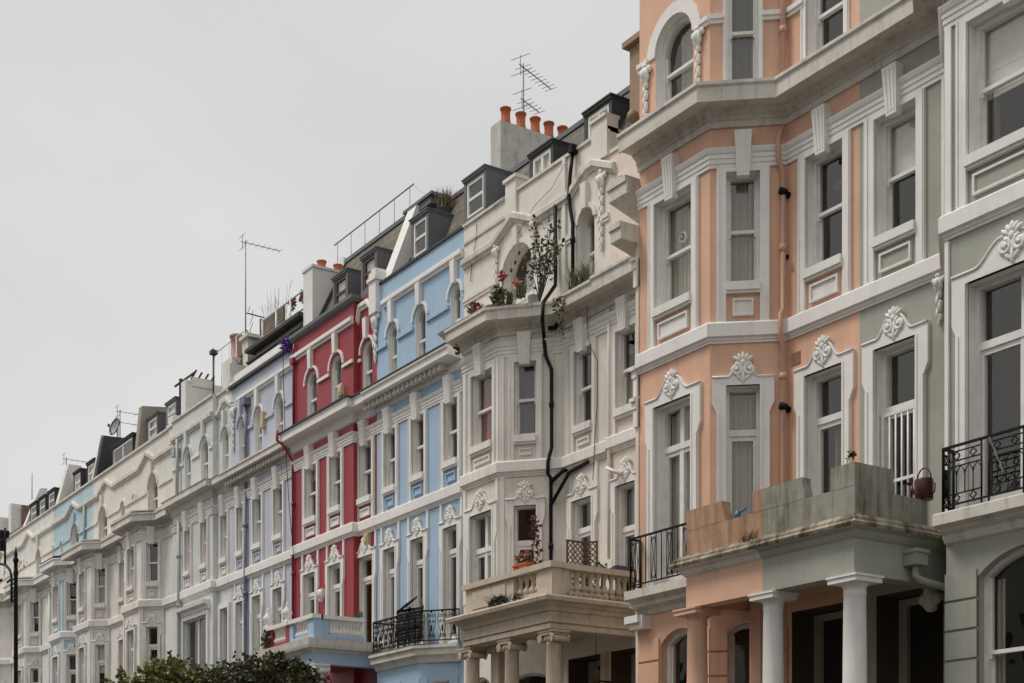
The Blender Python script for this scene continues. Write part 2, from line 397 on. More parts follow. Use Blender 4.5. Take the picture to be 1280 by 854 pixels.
def window(h, g, s0, s1, z0, z1, style='sash', rise=0, dep=None, curtain=None, transom=None, mull=False, frame=None, near=True, blind=None, rev=1, fw=None):
    """opening + frame + glass (+ curtain or blind); returns the window part"""
    dep = dep or (.16 if h.deep else .085)
    g.open.append((s0, s1, z0, z1, rise, dep, rev))
    fm = frame or h.fm; w = s1-s0; mb = MB(); fw = fw or (min(.075, w*.1) if h.deep else min(.045, w*.08)); zsp = z1-rise; sb = mb.sbox
    d0 = -dep
    def outline():
        return [(s0, z0), (s0, zsp)]+(arc_pts(s0, s1, zsp, rise)[1:-1] if rise else [])+[(s1, zsp), (s1, z0)]
    # casing
    sb(g, s0, s0+fw, d0-.10, d0+.03, z0, zsp); sb(g, s1-fw, s1, d0-.10, d0+.03, z0, zsp)
    sb(g, s0+fw, s1-fw, d0-.10, d0+.05, z0, z0+fw)
    if rise:
        ar = arc_pts(s0, s1, zsp, rise); c = (s0+s1)/2; k = 1-2*fw/w
        for i in range(len(ar)-1):
            (a, za), (b, zb) = ar[i], ar[i+1]
            ia, ib = (c+(a-c)*k, zsp+(za-zsp)*(1-fw/max(rise, fw*1.2))), (c+(b-c)*k, zsp+(zb-zsp)*(1-fw/max(rise, fw*1.2)))
            mb.prism([g.pt(a, d0+.03, za), g.pt(b, d0+.03, zb), g.pt(ib[0], d0+.03, ib[1]), g.pt(ia[0], d0+.03, ia[1])], (-g.n.x*.12, -g.n.y*.12, 0))
    else: sb(g, s0+fw, s1-fw, d0-.10, d0+.03, z1-fw, z1)
    gl = MB(); i0, i1 = s0+fw*.9, s1-fw*.9
    if style == 'sash':
        zm = z0+(z1-z0)*.5 if transom is None else transom
        sb(g, i0, i1, d0-.075, d0+.0, zm-.022, zm+.03)
        for a in (i0, i1-.035): sb(g, a, a+.035, d0-.05, d0-.012, zm+.03, zsp-.01)     # upper stiles
        for a in (i0, i1-.035): sb(g, a, a+.035, d0-.10, d0-.062, z0+.03, zm-.02)
        sb(g, i0, i1, d0-.10, d0-.06, z0+fw-.01, z0+fw+.06)
        if near:
            for a in (i0, i1-.035): sb(g, a-.002, a+.037, d0-.06, d0-.004, zm-.075, zm-.02)   # horns
        gl.face([g.pt(i0, d0-.07, z0), g.pt(i1, d0-.07, z0), g.pt(i1, d0-.07, zm), g.pt(i0, d0-.07, zm)])
        if rise:
            pts = [(i0, zm)]+[(x, z) for x, z in reversed(arc_pts(i0, i1, zsp, rise-.02))][::-1]+[(i1, zm)]
            gl.face([g.pt(x, d0-.035, z) for x, z in pts][::-1])
        else: gl.face([g.pt(i0, d0-.035, zm), g.pt(i1, d0-.035, zm), g.pt(i1, d0-.035, z1), g.pt(i0, d0-.035, z1)])
    else:
        zt = transom
        sb(g, i0, i1, d0-.09, d0+.015, zt-.05, zt+.05)
        if mull:
            c = (s0+s1)/2; sb(g, c-.05, c+.05, d0-.09, d0, z0+.02, zt-.05); sb(g, c-.045, c+.045, d0-.09, d0-.01, zt+.05, z1-.02)
        for a in (i0, i1-.05): sb(g, a, a+.05, d0-.08, d0-.01, z0+.03, zt-.05)
        sb(g, i0, i1, d0-.08, d0-.012, zt-.12, zt-.05); sb(g, i0, i1, d0-.08, d0-.012, z0+.02, z0+.2)
        gl.face([g.pt(i0, d0-.045, z0), g.pt(i1, d0-.045, z0), g.pt(i1, d0-.045, z1), g.pt(i0, d0-.045, z1)])
    # dark room behind
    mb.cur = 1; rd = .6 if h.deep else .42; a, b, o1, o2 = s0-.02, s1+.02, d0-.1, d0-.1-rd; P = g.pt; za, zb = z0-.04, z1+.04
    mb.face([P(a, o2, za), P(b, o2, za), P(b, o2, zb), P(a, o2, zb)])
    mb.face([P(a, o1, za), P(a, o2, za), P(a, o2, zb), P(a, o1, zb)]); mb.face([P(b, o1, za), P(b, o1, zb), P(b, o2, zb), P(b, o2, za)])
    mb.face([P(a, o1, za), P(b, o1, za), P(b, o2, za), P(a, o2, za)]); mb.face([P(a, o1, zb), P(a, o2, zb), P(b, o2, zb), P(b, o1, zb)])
    wd = mb.build('window', [fm, DARK], h.root)
    gl.build('glass', GLASS, wd)
    if curtain:
        c0, c1, cz0, cz1, cm = curtain; cb = MB(); n = max(10, int((c1-c0)*w*60)); pr = []
        for i in range(n+1):
            t = c0+(c1-c0)*i/n; pr.append((s0+t*w, d0-.16-.035*math.sin(i*1.25+.9*math.sin(i*.37))-.01*math.sin(i*2.6)))
        for i in range(n):
            (a, oa), (b, ob) = pr[i], pr[i+1]
            cb.face([P(a, oa, cz0), P(b, ob, cz0), P(b, ob, cz1), P(a, oa, cz1)], True)
        cb.build('curtain', cm, wd)
    if blind:
        bb = MB(); bb.sbox(g, s0+.03, s1-.03, d0-.135, d0-.125, blind, z1-.02)
        for k in range(3): bb.sbox(g, s0+.03, s1-.03, d0-.125, d0-.121, blind+.05+(z1-blind)*k*.3, blind+.06+(z1-blind)*k*.3)
        bb.build('blind', BLIND, wd)
    return wd

def ornate_surround(h, wd, g, s0, s1, z0, z1, trim, cs=.8, near=True, side=.22, crest_on=True, out=.055):
    """white plaster surround with ears, a swept hood and a shell crest"""
    w = s1-s0; c = (s0+s1)/2; mb = MB(); e = side*.32; a0, a1 = s0-side+e, s1+side-e; b0, b1 = s0-side, s1+side
    ze = z1-min(.55, w*.62); top = z1+.14
    off = (-g.n.x*(out+.01), -g.n.y*(out+.01), 0)
    for sg, inn, mid, outer in ((-1, s0, a0, b0), (1, s1, a1, b1)):
        pl = [(inn, z0), (mid, z0), (mid, ze-.1), (outer, ze+.05), (outer, top), (inn, top)]
        mb.prism([g.pt(x, out, z) for x, z in (pl if sg > 0 else pl[::-1])], off)
        mb.sbox(g, min(mid, mid-sg*.045), max(mid, mid-sg*.045), out, out+.018, z0, ze-.1)
        mb.sbox(g, min(inn, inn+sg*.035), max(inn, inn+sg*.035), out, out+.012, z0, z1)
    curve = []
    hw = w/2+side*.15; n = 14
    for i in range(n+1):
        t = i/n; x = t*hw                                       # from the ear inwards
        z = top+ (.27*cs)*(0.5-0.5*math.cos(math.pi*max(0, min(1, (t-.22)/.55))))
        curve.append((x, z))
    ptsL = [(b0, top)]+[(c-hw+x, z) for x, z in curve]
    ptsR = [(b1, top)]+[(c+hw-x, z) for x, z in curve]
    full = ptsL+ptsR[::-1]
    for i in range(len(full)-1):
        (xa, za), (xb, zb) = full[i], full[i+1]
        if xb-xa < 1e-5 : continue
        lo = z1 if s0-1e-6 <= (xa+xb)/2 <= s1+1e-6 else top
        if lo == top and max(za, zb)-top < 1e-4: continue
        mb.prism([g.pt(xa, out, lo), g.pt(xb, out, lo), g.pt(xb, out, zb), g.pt(xa, out, za)], off)
    mb.sbox(g, s0, s1, -.01, out-.002, z1, top)
    mb.tube([g.pt(x, out+.004, z-.012) for x, z in ptsL[:-2]], .02 if near else .026, 5)
    mb.tube([g.pt(x, out+.004, z-.012) for x, z in ptsR[:-2]], .02 if near else .026, 5)
    sr = mb.build('surround', trim, wd)
    if crest_on: crest(wd, g, c, z1+.10, cs, trim)
    return sr

def box_surround(h, wd, g, s0, s1, zlo, zhi, z0, z1, trim, wallm, side=.15, key=None, panel=True, sill=True, inner=None, out=.05):
    mb = MB()
    for a, b in ((s0-side, s0), (s1, s1+side)):
        mb.sbox(g, a, b, -.01, out, zlo, zhi)
        m = a+.03 if a < s0-.01 else b-.03
        mb.sbox(g, min(m, m+.012), max(m, m+.012), out, out+.014, zlo+.05, zhi)
    mb.sbox(g, s0, s1, -.01, out, z1, zhi)
    mb.build('surround', trim, wd)
    if sill:
        sl = MB(); sl.sbox(g, s0, s1, -.2, out+.05, z0-.12, z0+.012); sl.sbox(g, s0, s1, -.01, out+.02, z0-.16, z0-.12); sl.build('sill', trim, wd)
    if panel:
        pa, pb, q0, q1 = s0+.1, s1-.1, zlo+.1, z0-.24
        if q1-q0 > .12:
            p = MB(); t = .03
            if inner: p.cur = 1
            p.sbox(g, pa+t, pb-t, -.01, .02, q0+t, q1-t); p.cur = 0
            p.sbox(g, pa, pa+t, -.01, .05, q0, q1); p.sbox(g, pb-t, pb, -.01, .05, q0, q1)
            p.sbox(g, pa+t, pb-t, -.01, .05, q0, q0+t); p.sbox(g, pa+t, pb-t, -.01, .05, q1-t, q1)
            p.build('sill_panel', [panel if panel is not True else trim, inner or (panel if panel is not True else trim)], wd)
    if key:
        k = MB(); c = (s0+s1)/2; z_0, z_1 = key; a, b = .095, .135
        P = g.pt; k.hexa([P(c-a, out+.07, z_0), P(c+a, out+.07, z_0), P(c+a, 0, z_0), P(c-a, 0, z_0), P(c-b, out+.12, z_1), P(c+b, out+.12, z_1), P(c+b, 0, z_1), P(c-b, 0, z_1)])
        for i in (-1, 0, 1):
            k.hexa([P(c+i*.055-.012, out+.08, z_0+.05), P(c+i*.055+.012, out+.08, z_0+.05), P(c+i*.055+.012, out+.06, z_0+.05), P(c+i*.055-.012, out+.06, z_0+.05),
                    P(c+i*.075-.014, out+.132, z_1-.06), P(c+i*.075+.014, out+.132, z_1-.06), P(c+i*.075+.014, out+.1, z_1-.06), P(c+i*.075-.014, out+.1, z_1-.06)])
        k.build('keystone', trim, wd)

def arch_hood(h, wd, g, s0, s1, zsp, rise, trim, ztop, w=.11, out=.05, key=True, gap=0):
    mb = MB(); c = (s0+s1)/2; ar = arc_pts(s0, s1, zsp, rise); k = ((s1-s0)/2+gap+w)/((s1-s0)/2); kz = (rise+gap+w)/rise; ki = ((s1-s0)/2+gap)/((s1-s0)/2); kzi = (rise+gap)/rise
    for i in range(len(ar)-1):
        (a, za), (b, zb) = ar[i], ar[i+1]
        A, B = (c+(a-c)*k, zsp+(za-zsp)*kz), (c+(b-c)*k, zsp+(zb-zsp)*kz)
        a, za, b, zb = c+(a-c)*ki, zsp+(za-zsp)*kzi, c+(b-c)*ki, zsp+(zb-zsp)*kzi
        mb.prism([g.pt(a, out, za), g.pt(b, out, zb), g.pt(B[0], out, B[1]), g.pt(A[0], out, A[1])], (-g.n.x*(out+.01), -g.n.y*(out+.01), 0))
    mb.build('arch_hood', trim, wd)
    if key:
        kb = MB(); a, b = .07, .09; P = g.pt; z0 = zsp+rise+gap-.03
        kb.hexa([P(c-a, out+.05, z0), P(c+a, out+.05, z0), P(c+a, 0, z0), P(c-a, 0, z0), P(c-b, out+.06, ztop), P(c+b, out+.06, ztop), P(c+b, 0, ztop), P(c-b, 0, ztop)])
        kb.build('keystone', trim, wd)

def string_prof(z0, z1, o=.10): return [(0, z0-.09), (.03, z0-.09), (.03, z0-.055), (.05, z0-.05), (.055, z0-.012), (o, z0), (o, z1-.03), (o-.03, z1), (0, z1+.01)]
def ent_prof(z0, z1, o=.07):
    h = z1-z0
    return [(0, z0), (.03, z0), (.03, z0+h*.2), (.045, z0+h*.22), (.045, z0+h*.45), (.06, z0+h*.48), (.06, z0+h*.68), (o+.01, z0+h*.75), (o+.035, z0+h*.95), (o+.035, z1), (0, z1)]
def cornice_prof(zb, zs, zt, o=.45):
    return [(0, zb), (.04, zb), (.05, zb+.03), (.05, zb+(zs-zb)*.4), (.085, zb+(zs-zb)*.45), (.085, zb+(zs-zb)*.75), (.15, zs-.01), (.17, zs+.02), (o-.03, zs+.02), (o-.03, zs-.015), (o, zs-.015), (o, zt-.1), (o+.035, zt-.07), (o+.035, zt-.02), (0, zt+.06)]
def strips(h, g, xs, z0, z1, trim, w=.1, name='pilaster_strip'):
    for x in xs:
        mb = MB(); mb.sbox(g, x-w/2, x+w/2, -.01, .035, z0, z1); mb.build(name, trim, h.root)
def rustic(h, g, spans, z0, z1, mat, step=.385, gap=.035, out=.035):
    for a, b in spans:
        mb = MB(); z = z1
        while z-step > z0: mb.sbox(g, a, b, -.02, out, z-step+gap, z); z -= step
        mb.build('rusticated_pier', mat, h.root)
BALU = [(.055, 0), (.055, .04), (.03, .06), (.05, .12), (.062, .2), (.05, .3), (.03, .42), (.025, .62), (.035, .8), (.05, .9), (.05, .92), (.055, .94), (.055, 1)]
def balusters(mb, g, s0, s1, o, z0, z1, n):
    for i in range(n):
        s = s0+(s1-s0)*(i+.5)/n; p = g.pt(s, o, z0); mb.lathe(p, [(r*1.25, t*(z1-z0)) for r, t in BALU], 10)
def column(h, par, x, y, z0, z1, r, mat, style='doric', capm=None):
    mb = MB(); H = z1-z0
    mb.lathe((x, y, z0), [(r*1.3, 0), (r*1.3, .1), (r*1.15, .13), (r*1.18, .18), (r*1.02, .22)]+[(r*(1.0-.16*t*t), .22+t*(H-.47)) for t in (0, .2, .4, .6, .8, 1)]+[(r*.88, H-.24), (r*.88, H-.22), (r*.85, H-.215), (r*.86, H-.15), (r*1.1, H-.10), (r*1.12, H-.09)], 24)
    ca = MB()
    if style == 'doric':
        ca.box(x-r*1.42, x+r*1.42, y-r*1.42, y+r*1.42, z1-.095, z1-.03); ca.box(x-r*1.52, x+r*1.52, y-r*1.52, y+r*1.52, z1-.03, z1-.002)
    else:
        ca.box(x-r*1.4, x+r*1.4, y-r*1.3, y+r*1.3, z1-.04, z1-.002)
        for sx_ in (-1, 1):
            for sy in (-1, 1):
                pts = []
                for k in range(22):
                    th = k/21*4.4*math.pi; q = r*.52*(1-.8*k/21)
                    pts.append((x+sx_*(r*1.18+q*math.cos(th)*.75), y+sy*(r*1.12), z1-.15+q*math.sin(th)))
                ca.tube(pts, r*.13, 5)
            ca.tube([(x+sx_*r*1.18, y-r*1.2, z1-.15), (x+sx_*r*1.18, y+r*1.2, z1-.15)], r*.36, 10)
        for k in range(10):
            w = k/10*2*math.pi; ca.ell((x+r*.95*math.cos(w), y+r*.95*math.sin(w), z1-.15), r*.22, r*.3)
        ca.box(x-r*1.15, x+r*1.15, y-r*1.22, y+r*1.22, z1-.085, z1-.04)
    c = mb.build('column', mat, par or h.root); ca.build('capital', capm or mat, c); return c

def mansard(h, x0, x1, mat, z0=14.5, z1=17.0, y0=.3, y1=1.35, cap=LEAD, name='roof'):
    mb = MB(); n = 1
    mb.face([(x0, y0, z0), (x1, y0, z0), (x1, y1, z1), (x0, y1, z1)])
    mb.face([(x0, y1, z1), (x1, y1, z1), (x1, h.depth, z1+.1), (x0, h.depth, z1+.1)])
    mb.face([(x0, y0, z0), (x0, y1, z1), (x0, h.depth, z1+.1), (x0, h.depth, z0)]); mb.face([(x1, y0, z0), (x1, h.depth, z0), (x1, h.depth, z1+.1), (x1, y1, z1)])
    mb.face([(x0, h.depth, z0), (x0, h.depth, z1+.1), (x1, h.depth, z1+.1), (x1, h.depth, z0)])
    mb.cur = 1; mb.box(x0, x1, y1-.06, y1+.12, z1-.05, z1+.05)
    mb.box(x0, x1, .02, y0+.05, z0+.1, z0+.14)
    return mb.build(name, [mat, cap], h.root)
def party(h, X, w, pts, mat, name='party_parapet', label=None):        # pts: (y,z) outline of the slab
    mb = MB(); mb.prism([(X-w/2, y, z) for y, z in pts], (w, 0, 0)); return mb.build(name, mat, h.root, label)
def dormer(h, x0, x1, y, z0, z1, cheek=LEAD, frame=None, slope=.43, double=False, over=.06, dark=False):
    mb = MB(); t = .07; fm = frame or FRAME; dy = .06
    yb = y+.1+(z1+.15-14.5)*slope+.3
    for a in (x0-.09, x1+.0): mb.box(a, a+.09, y-.02, yb, z0-.12, z1+.02)
    mb.box(x0, x1, y-.02, y+.1, z1-.02, z1+.02); mb.box(x0-.1-over, x1+.1+over, y-.05, yb+.05, z1+.02, z1+.07); mb.box(x0-.1-over-.02, x1+.1+over+.02, y-.07, yb+.05, z1+.07, z1+.10)
    mb.box(x0-.09, x1+.09, y-.03, y+.1, z0-.16, z0-.0)
    d = mb.build('dormer', cheek, h.root)
    w = MB()
    w.box(x0, x0+t, y, y+dy, z0, z1-.02); w.box(x1-t, x1, y, y+dy, z0, z1-.02); w.box(x0+t, x1-t, y, y+dy, z0, z0+t); w.box(x0+t, x1-t, y, y+dy, z1-.02-t, z1-.02)
    zm = (z0+z1)/2
    if double: c = (x0+x1)/2; w.box(c-.035, c+.035, y+.004, y+dy, z0+t, z1-.02-t)
    else: w.box(x0+t, x1-t, y+.006, y+dy, zm-.03, zm+.03)
    wd = w.build('dormer_window', fm, d)
    w = MB(); w.box(x0+.01, x1-.01, y+.45, y+.5, z0, z1); w.build('dark_room', DARK, d)
    return d
def dormer_glass(d, x0, x1, y, z0, z1, blind=False):
    g = MB(); g.face([(x0+.03, y+.03, z0), (x1-.03, y+.03, z0), (x1-.03, y+.03, z1), (x0+.03, y+.03, z1)])
    o = g.build('glass', GLASS, d)
    if blind:
        b = MB(); b.box(x0+.05, x1-.05, y+.08, y+.09, z0+.02, z1-.02); b.build('blind', BLIND, d)
    return o
def chimney(h, x0, x1, y0, y1, z0, z1, mat, pots=0, potm=None, cap=True, potr=.14, poth=.42, ys=None, name='chimney', x=None):
    mb = MB(); mb.box(x0, x1, y0, y1, z0, z1)
    if cap: mb.box(x0-.03, x1+.03, y0-.03, y1+.03, z1, z1+.07)
    c = mb.build(name, mat, h.root)
    for i in range(pots):
        p = MB(); y = ys[i] if ys else y0+(y1-y0)*(i+.5)/pots; q = potr
        p.lathe(((x0+x1)/2, y, z1+.05), [(q*1.05, 0), (q*1.02, .04), (q*.9, .06), (q*.86, poth*.55), (q*.92, poth*.86), (q*1.08, poth*.88), (q*1.08, poth*.97), (q*.9, poth), (q*.75, poth-.06)], 16)
        p.build('chimney_pot', potm or POT, c)
    return c
def pipe(h, pts, r, mat, name='downpipe', collars=()):
    mb = MB(); mb.tube(pts, r, 10)
    for (x, y, z) in collars: mb.tube([(x, y, z-.05), (x, y, z+.05)], r*1.35, 10)
    return mb.build(name, mat, h.root)
def scroll_pts(c, t, n, r0, turns, sgn, ph, k=18):
    pts = []
    for i in range(k):
        th = ph+sgn*turns*2*math.pi*i/(k-1); r = r0*(1-.72*i/(k-1)); pts.append((r*math.cos(th), r*math.sin(th)))
    return pts
# ------------------------------------------------------------------ the ground
mb = MB(); mb.face([(-900, -900, 0), (900, -900, 0), (900, 900, 0), (-900, 900, 0)]); struct(mb.build('ground', EARTH))
mb = MB(); mb.face([(-200, -13.6, .004), (120, -13.6, .004), (120, -6.4, .004), (-200, -6.4, .004)]); struct(mb.build('road', ASPH))
for y0, y1 in ((-6.2, -3.6), (-17.2, -13.8)):
    mb = MB(); mb.box(-200, 120, y0, y1, -.1, .125); struct(mb.build('pavement', PAVE))
for y0, y1 in ((-6.4, -6.2), (-13.8, -13.6)):
    mb = MB(); mb.box(-200, 120, y0, y1, -.1, .13); struct(mb.build('kerb', KERB))
mb = MB()
for i in range(60): mb.face([(-150+i*4, -10.05, .008), (-148+i*4, -10.05, .008), (-148+i*4, -9.95, .008), (-150+i*4, -9.95, .008)])
struct(mb.build('road_markings', LINEM))
# ------------------------------------------------------------------ more builders
def railing(h, line, z0, z1, style='gothic', par=None, name='balcony_railing'):
    mb = MB(); r = .011
    for i in range(len(line)-1):
        g = Seg(line[i], line[i+1])
        if g.L < .05: continue
        P = lambda s, z: g.pt(s, 0, z)
        mb.sbox(g, 0, g.L, -.02, .02, z1-.02, z1+.008); mb.sbox(g, 0, g.L, -.014, .014, z0+.06, z0+.08)
        mb.tube([P(0, z0-.02), P(0, z1)], .016, 6); mb.tube([P(g.L, z0-.02), P(g.L, z1)], .016, 6)
        if style == 'gothic':
            pitch = .62; n = max(1, round(g.L/pitch)); pw = g.L/n
            for k in range(n):
                a = k*pw+.09; b = (k+1)*pw-.02; mb.tube([P(a, z0), P(a, z1)], .013, 5); mb.tube([P(b, z0), P(b, z1)], .013, 5)
                q0, q1, q2, q3 = z0+.08, z0+.2, z1-.27, z1-.08
                for zz in (q1, q2, q3, z1-.2): mb.sbox(g, a, b, -.007, .007, zz-.008, zz+.008)
                m = 4; w = (b-a)/m
                for j in range(1, m): mb.tube([P(a+w*j, q1), P(a+w*j, q2-.09)], .008, 5)
                for j in range(m):
                    c = a+w*(j+.5); pts = [P(c-w/2, q2-.12), P(c-w*.42, q2-.07), P(c, q2-.005), P(c+w*.42, q2-.07), P(c+w/2, q2-.12)]; mb.tube(pts, .008, 5)
                for zc, rr in ((z0+.14, .042), (z1-.14, .042)):
                    for j in range(2 if b-a < .6 else 3):
                        nn = 2 if b-a < .6 else 3
                        c = a+(b-a)*(j+.5)/nn
                        mb.tube([P(c+rr*(1+.22*math.cos(4*t))*math.cos(t), zc+rr*(1+.22*math.cos(4*t))*math.sin(t)) for t in [2*math.pi*q/16 for q in range(17)]], .009, 5)
        elif style == 'plain':
            n = max(2, round(g.L/.1))
            for k in range(1, n): mb.tube([P(g.L*k/n, z0+.06), P(g.L*k/n, z1)], .006, 4)
        elif style == 'lyre':
            n = max(2, round(g.L/.135))
            for k in range(1, n): mb.tube([P(g.L*k/n, z0+.06), P(g.L*k/n, z1)], .009, 5)
            for k in range(1, n, 3):
                c = g.L*(k+.5)/n
                for sg in (-1, 1):
                    mb.tube([P(c+sg*.05, z0+.12), P(c+sg*.012, z0+.45), P(c+sg*.04, z1-.15), P(c+sg*.055, z1-.06)], .007, 5)
                    mb.tube([P(c+sg*.03+x, z0+.13+z) for x, z in scroll_pts(0, 0, 0, .035, 1.2, sg, 0, 12)], .007, 4)
                    mb.tube([P(c+sg*.03+x, z1-.09+z) for x, z in scroll_pts(0, 0, 0, .03, 1.2, -sg, 0, 12)], .007, 4)
        else:                                   # bellied scroll panels
            n = max(1, round(g.L/.25))
            for k in range(n):
                c = g.L*(k+.5)/n; H = z1-z0
                for sg in (-1, 1):
                    mb.tube([P(c+sg*(.075-.03*math.sin(math.pi*t*2.0)), z0+.07+(H-.1)*t) for t in [q/10 for q in range(11)]], .007, 5)
                    for zc, rr in ((z0+.17, .05), (z1-.12, .045), (z1-.24, .035)):
                        mb.tube([P(c+sg*.05+x, zc+z) for x, z in scroll_pts(0, 0, 0, rr, 1.4, sg, math.pi/2, 14)], .007, 4)
                mb.ell(P(c, z0+.3), .02, .05); mb.ell(P(c, z1-.36), .02, .05); mb.ell(P(c, z1-.03), .025, .03)
    return mb.build(name, IRON, par or h.root)
def leaves(mb, c, rx, ry, rz, n, size, flat=0, hollow=.3):
    for i in range(n):
        while True:
            p = Vector((random.uniform(-1, 1), random.uniform(-1, 1), random.uniform(-1, 1)))
            if hollow < p.length <= 1: break
        q = Vector((c[0]+p.x*rx, c[1]+p.y*ry, c[2]+p.z*rz))
        a = Vector((random.gauss(0, 1), random.gauss(0, 1), random.gauss(0, 1)*.7+.2)).normalized(); b = a.orthogonal().normalized()
        b = (b*math.cos(i)+a.cross(b)*math.sin(i)); L = size*random.uniform(.6, 1.3); w = L*.38
        mb.face([q, q+a*L*.5+b*w, q+a*L, q+a*L*.5-b*w])
def blades(mb, c, rx, ry, n, hgt, lean=.4, w=.012):
    for i in range(n):
        x, y = c[0]+random.uniform(-rx, rx), c[1]+random.uniform(-ry, ry); h = hgt*random.uniform(.5, 1.1)
        dx, dy = random.gauss(0, lean)*h, random.gauss(0, lean)*h; a = random.uniform(0, 6.28); ux, uy = math.cos(a)*w, math.sin(a)*w
        mb.face([(x-ux, y-uy, c[2]), (x+ux, y+uy, c[2]), (x+dx*.5+ux*.7, y+dy*.5+uy*.7, c[2]+h*.65), (x+dx*.5-ux*.7, y+dy*.5-uy*.7, c[2]+h*.65)])
        mb.face([(x+dx*.5-ux*.7, y+dy*.5-uy*.7, c[2]+h*.65), (x+dx*.5+ux*.7, y+dy*.5+uy*.7, c[2]+h*.65), (x+dx, y+dy, c[2]+h)])
def drop(h, g, s, z, L, mat, parent=None, w=1.0, name='plaster_drop'):
    mb = MB(); P = g.pt
    mb.ell(P(s, .05, z-.1*w), .095*w, .15*w, .06); mb.ell(P(s, .08, z-.09*w), .055*w, .09*w, .06); mb.ell(P(s-.1*w, .04, z-.02*w), .05*w, .055*w, .045); mb.ell(P(s+.1*w, .04, z-.02*w), .05*w, .055*w, .045); mb.ell(P(s, .05, z+.05*w), .06*w, .05*w, .05)
    zz = z-.26*w; k = 0
    while zz > z-L:
        f = 1-.5*(z-zz)/L; mb.ell(P(s+(-1)**k*.02, .04, zz), .045*f*w, .07, .045); mb.ell(P(s-(-1)**k*.03, .035, zz-.04), .03*f*w, .05, .035); zz -= .095; k += 1
    mb.ell(P(s, .035, zz), .02*w, .08, .03)
    return mb.build(name, mat, parent or h.root)
def aerial(name, label, base, hgt, yaw, boom=.9, n=9, z2=None, lean=0, boom2=0):
    mb = MB(); x, y, z = base; top = (x+lean, y, z+hgt)
    mb.tube([base, top], .022, 6, .018)
    c, s = math.cos(yaw), math.sin(yaw)
    def yagi(o, L, m, d=.0):
        mb.tube([(o[0]-c*.15, o[1]-s*.15, o[2]), (o[0]+c*L, o[1]+s*L, o[2]+d)], .012, 5)
        for i in range(m):
            t = i/(m-1)*L; e = .16 if i else .2
            mb.tube([(o[0]+c*t-s*e, o[1]+s*t+c*e, o[2]+d*t/L), (o[0]+c*t+s*e, o[1]+s*t-c*e, o[2]+d*t/L)], .007, 4)
        for q in (-.18, .18): mb.tube([(o[0]-c*.1-s*.25, o[1]-s*.1+c*.25, o[2]+q), (o[0]-c*.1+s*.25, o[1]-s*.1-c*.25, o[2]+q)], .008, 4)
        mb.tube([(o[0]-c*.1, o[1]-s*.1, o[2]-.22), (o[0]-c*.1, o[1]-s*.1, o[2]+.22)], .009, 4)
    yagi((top[0], top[1], top[2]-.08), boom, n)
    if boom2: yagi((x, y, z2), boom2, 5)
    return solo(mb.build(name, METAL), label, 'aerial')
def side_bounce(): pass

# ================================================================== CORAL HOUSE
H = House('coral painted house with three sided bay and white trim beside the grey house', -18.95, -14.9, CORAL, TRIM, zmax=16.6, deep=True)
gL = H.seg((-18.95, 0), (-18.95, -.91), 0, 16.6); g1 = H.seg((-18.95, -.91), (-17.18, -.91), 0, 16.6); g2 = H.seg((-17.18, -.91), (-16.40, 0), 0, 16.6); g3 = H.seg((-16.40, 0), (-14.9, 0), 0, 16.6)
CL = [(-18.95, -.91), (-17.18, -.91), (-16.40, 0), (-14.9, 0)]
W2 = (10.40, 12.15); W1 = (6.0, 8.80); ST = (9.56, 9.79); EN = (12.22, 12.51); KY = (12.05, 12.74)
def coral_windows(H, g, a, b, w1, w3, cur, net2, fan=None, blind2=None, w1kw={}, inner=None, panelm=None):
    wd = window(H, g, a, b, *W2, curtain=net2, blind=blind2)
    box_surround(H, wd, g, a, b, ST[1], EN[0], *W2, H.tm, H.wm, key=KY, panel=panelm or H.tm, inner=inner)
    if fan:
        f = MB(); c = g.pt(a+(b-a)*fan[0], -.21, fan[1]); n = Vector((g.n.x, g.n.y, 0))
        f.tube([Vector(c)-n*.09, Vector(c)-n*.03], .085, 16); f.cur = 1; f.tube([Vector(c)-n*.03, Vector(c)-n*.02], .062, 14); f.cur = 0; f.ell(Vector(c)-n*.015, .02, .02)
        f.build('extractor_fan', [FRAME if fan[2] else LEADD, DOORM], wd)
    if w1:
        wd = window(H, g, a, b, w1[0], w1[1], 'french', transom=8.10, mull=w1[2], curtain=cur)
        ornate_surround(H, wd, g, a, b, w1[0], w1[1], H.tm, cs=.92)
a, b = g1.S(819.6), g1.S(866.5)
coral_windows(H, g1, a, b, (5.85, 8.80, True), None, (.03, .97, 5.9, 8.7, CURT), (.0, 1, 10.45, 12.1, CURT), (.42, 11.55, True), inner=TRIM)
wd = window(H, g1, a, b, 13.3, 15.06, rise=.47, transom=14.26, curtain=(0.3, .95, 13.35, 14.9, CURT))
arch_hood(H, wd, g1, a, b, 14.59, .47, TRIM, 15.6, w=.2, out=.03, key=False)
a, b = g2.S(907.5), g2.S(949.8)
coral_windows(H, g2, a, b, (5.85, 8.80, False), None, (0, 1, 5.9, 8.79, CURT), (0, 1, 10.45, 12.145, CURT), inner=TRIM)
wd = window(H, g2, a+.02, b-.02, 13.45, 15.7, transom=14.42, curtain=(0, 1, 13.5, 15.6, plain('grey_roller_blind', (.2, .19, .18), .9))); box_surround(H, wd, g2, a+.02, b-.02, 13.36, 15.9, 13.45, 15.7, TRIM, CORAL, side=.07, panel=False, sill=False, out=.03)
a, b = g3.sx(-15.98), g3.sx(-15.20)
coral_windows(H, g3, a, b, (5.85, 8.80, False), None, (.35, 1, 6.6, 7.95, plain('dim_patterned_curtain', (.2, .165, .11), .9)), None, (.55, 11.65, False), inner=TRIM)
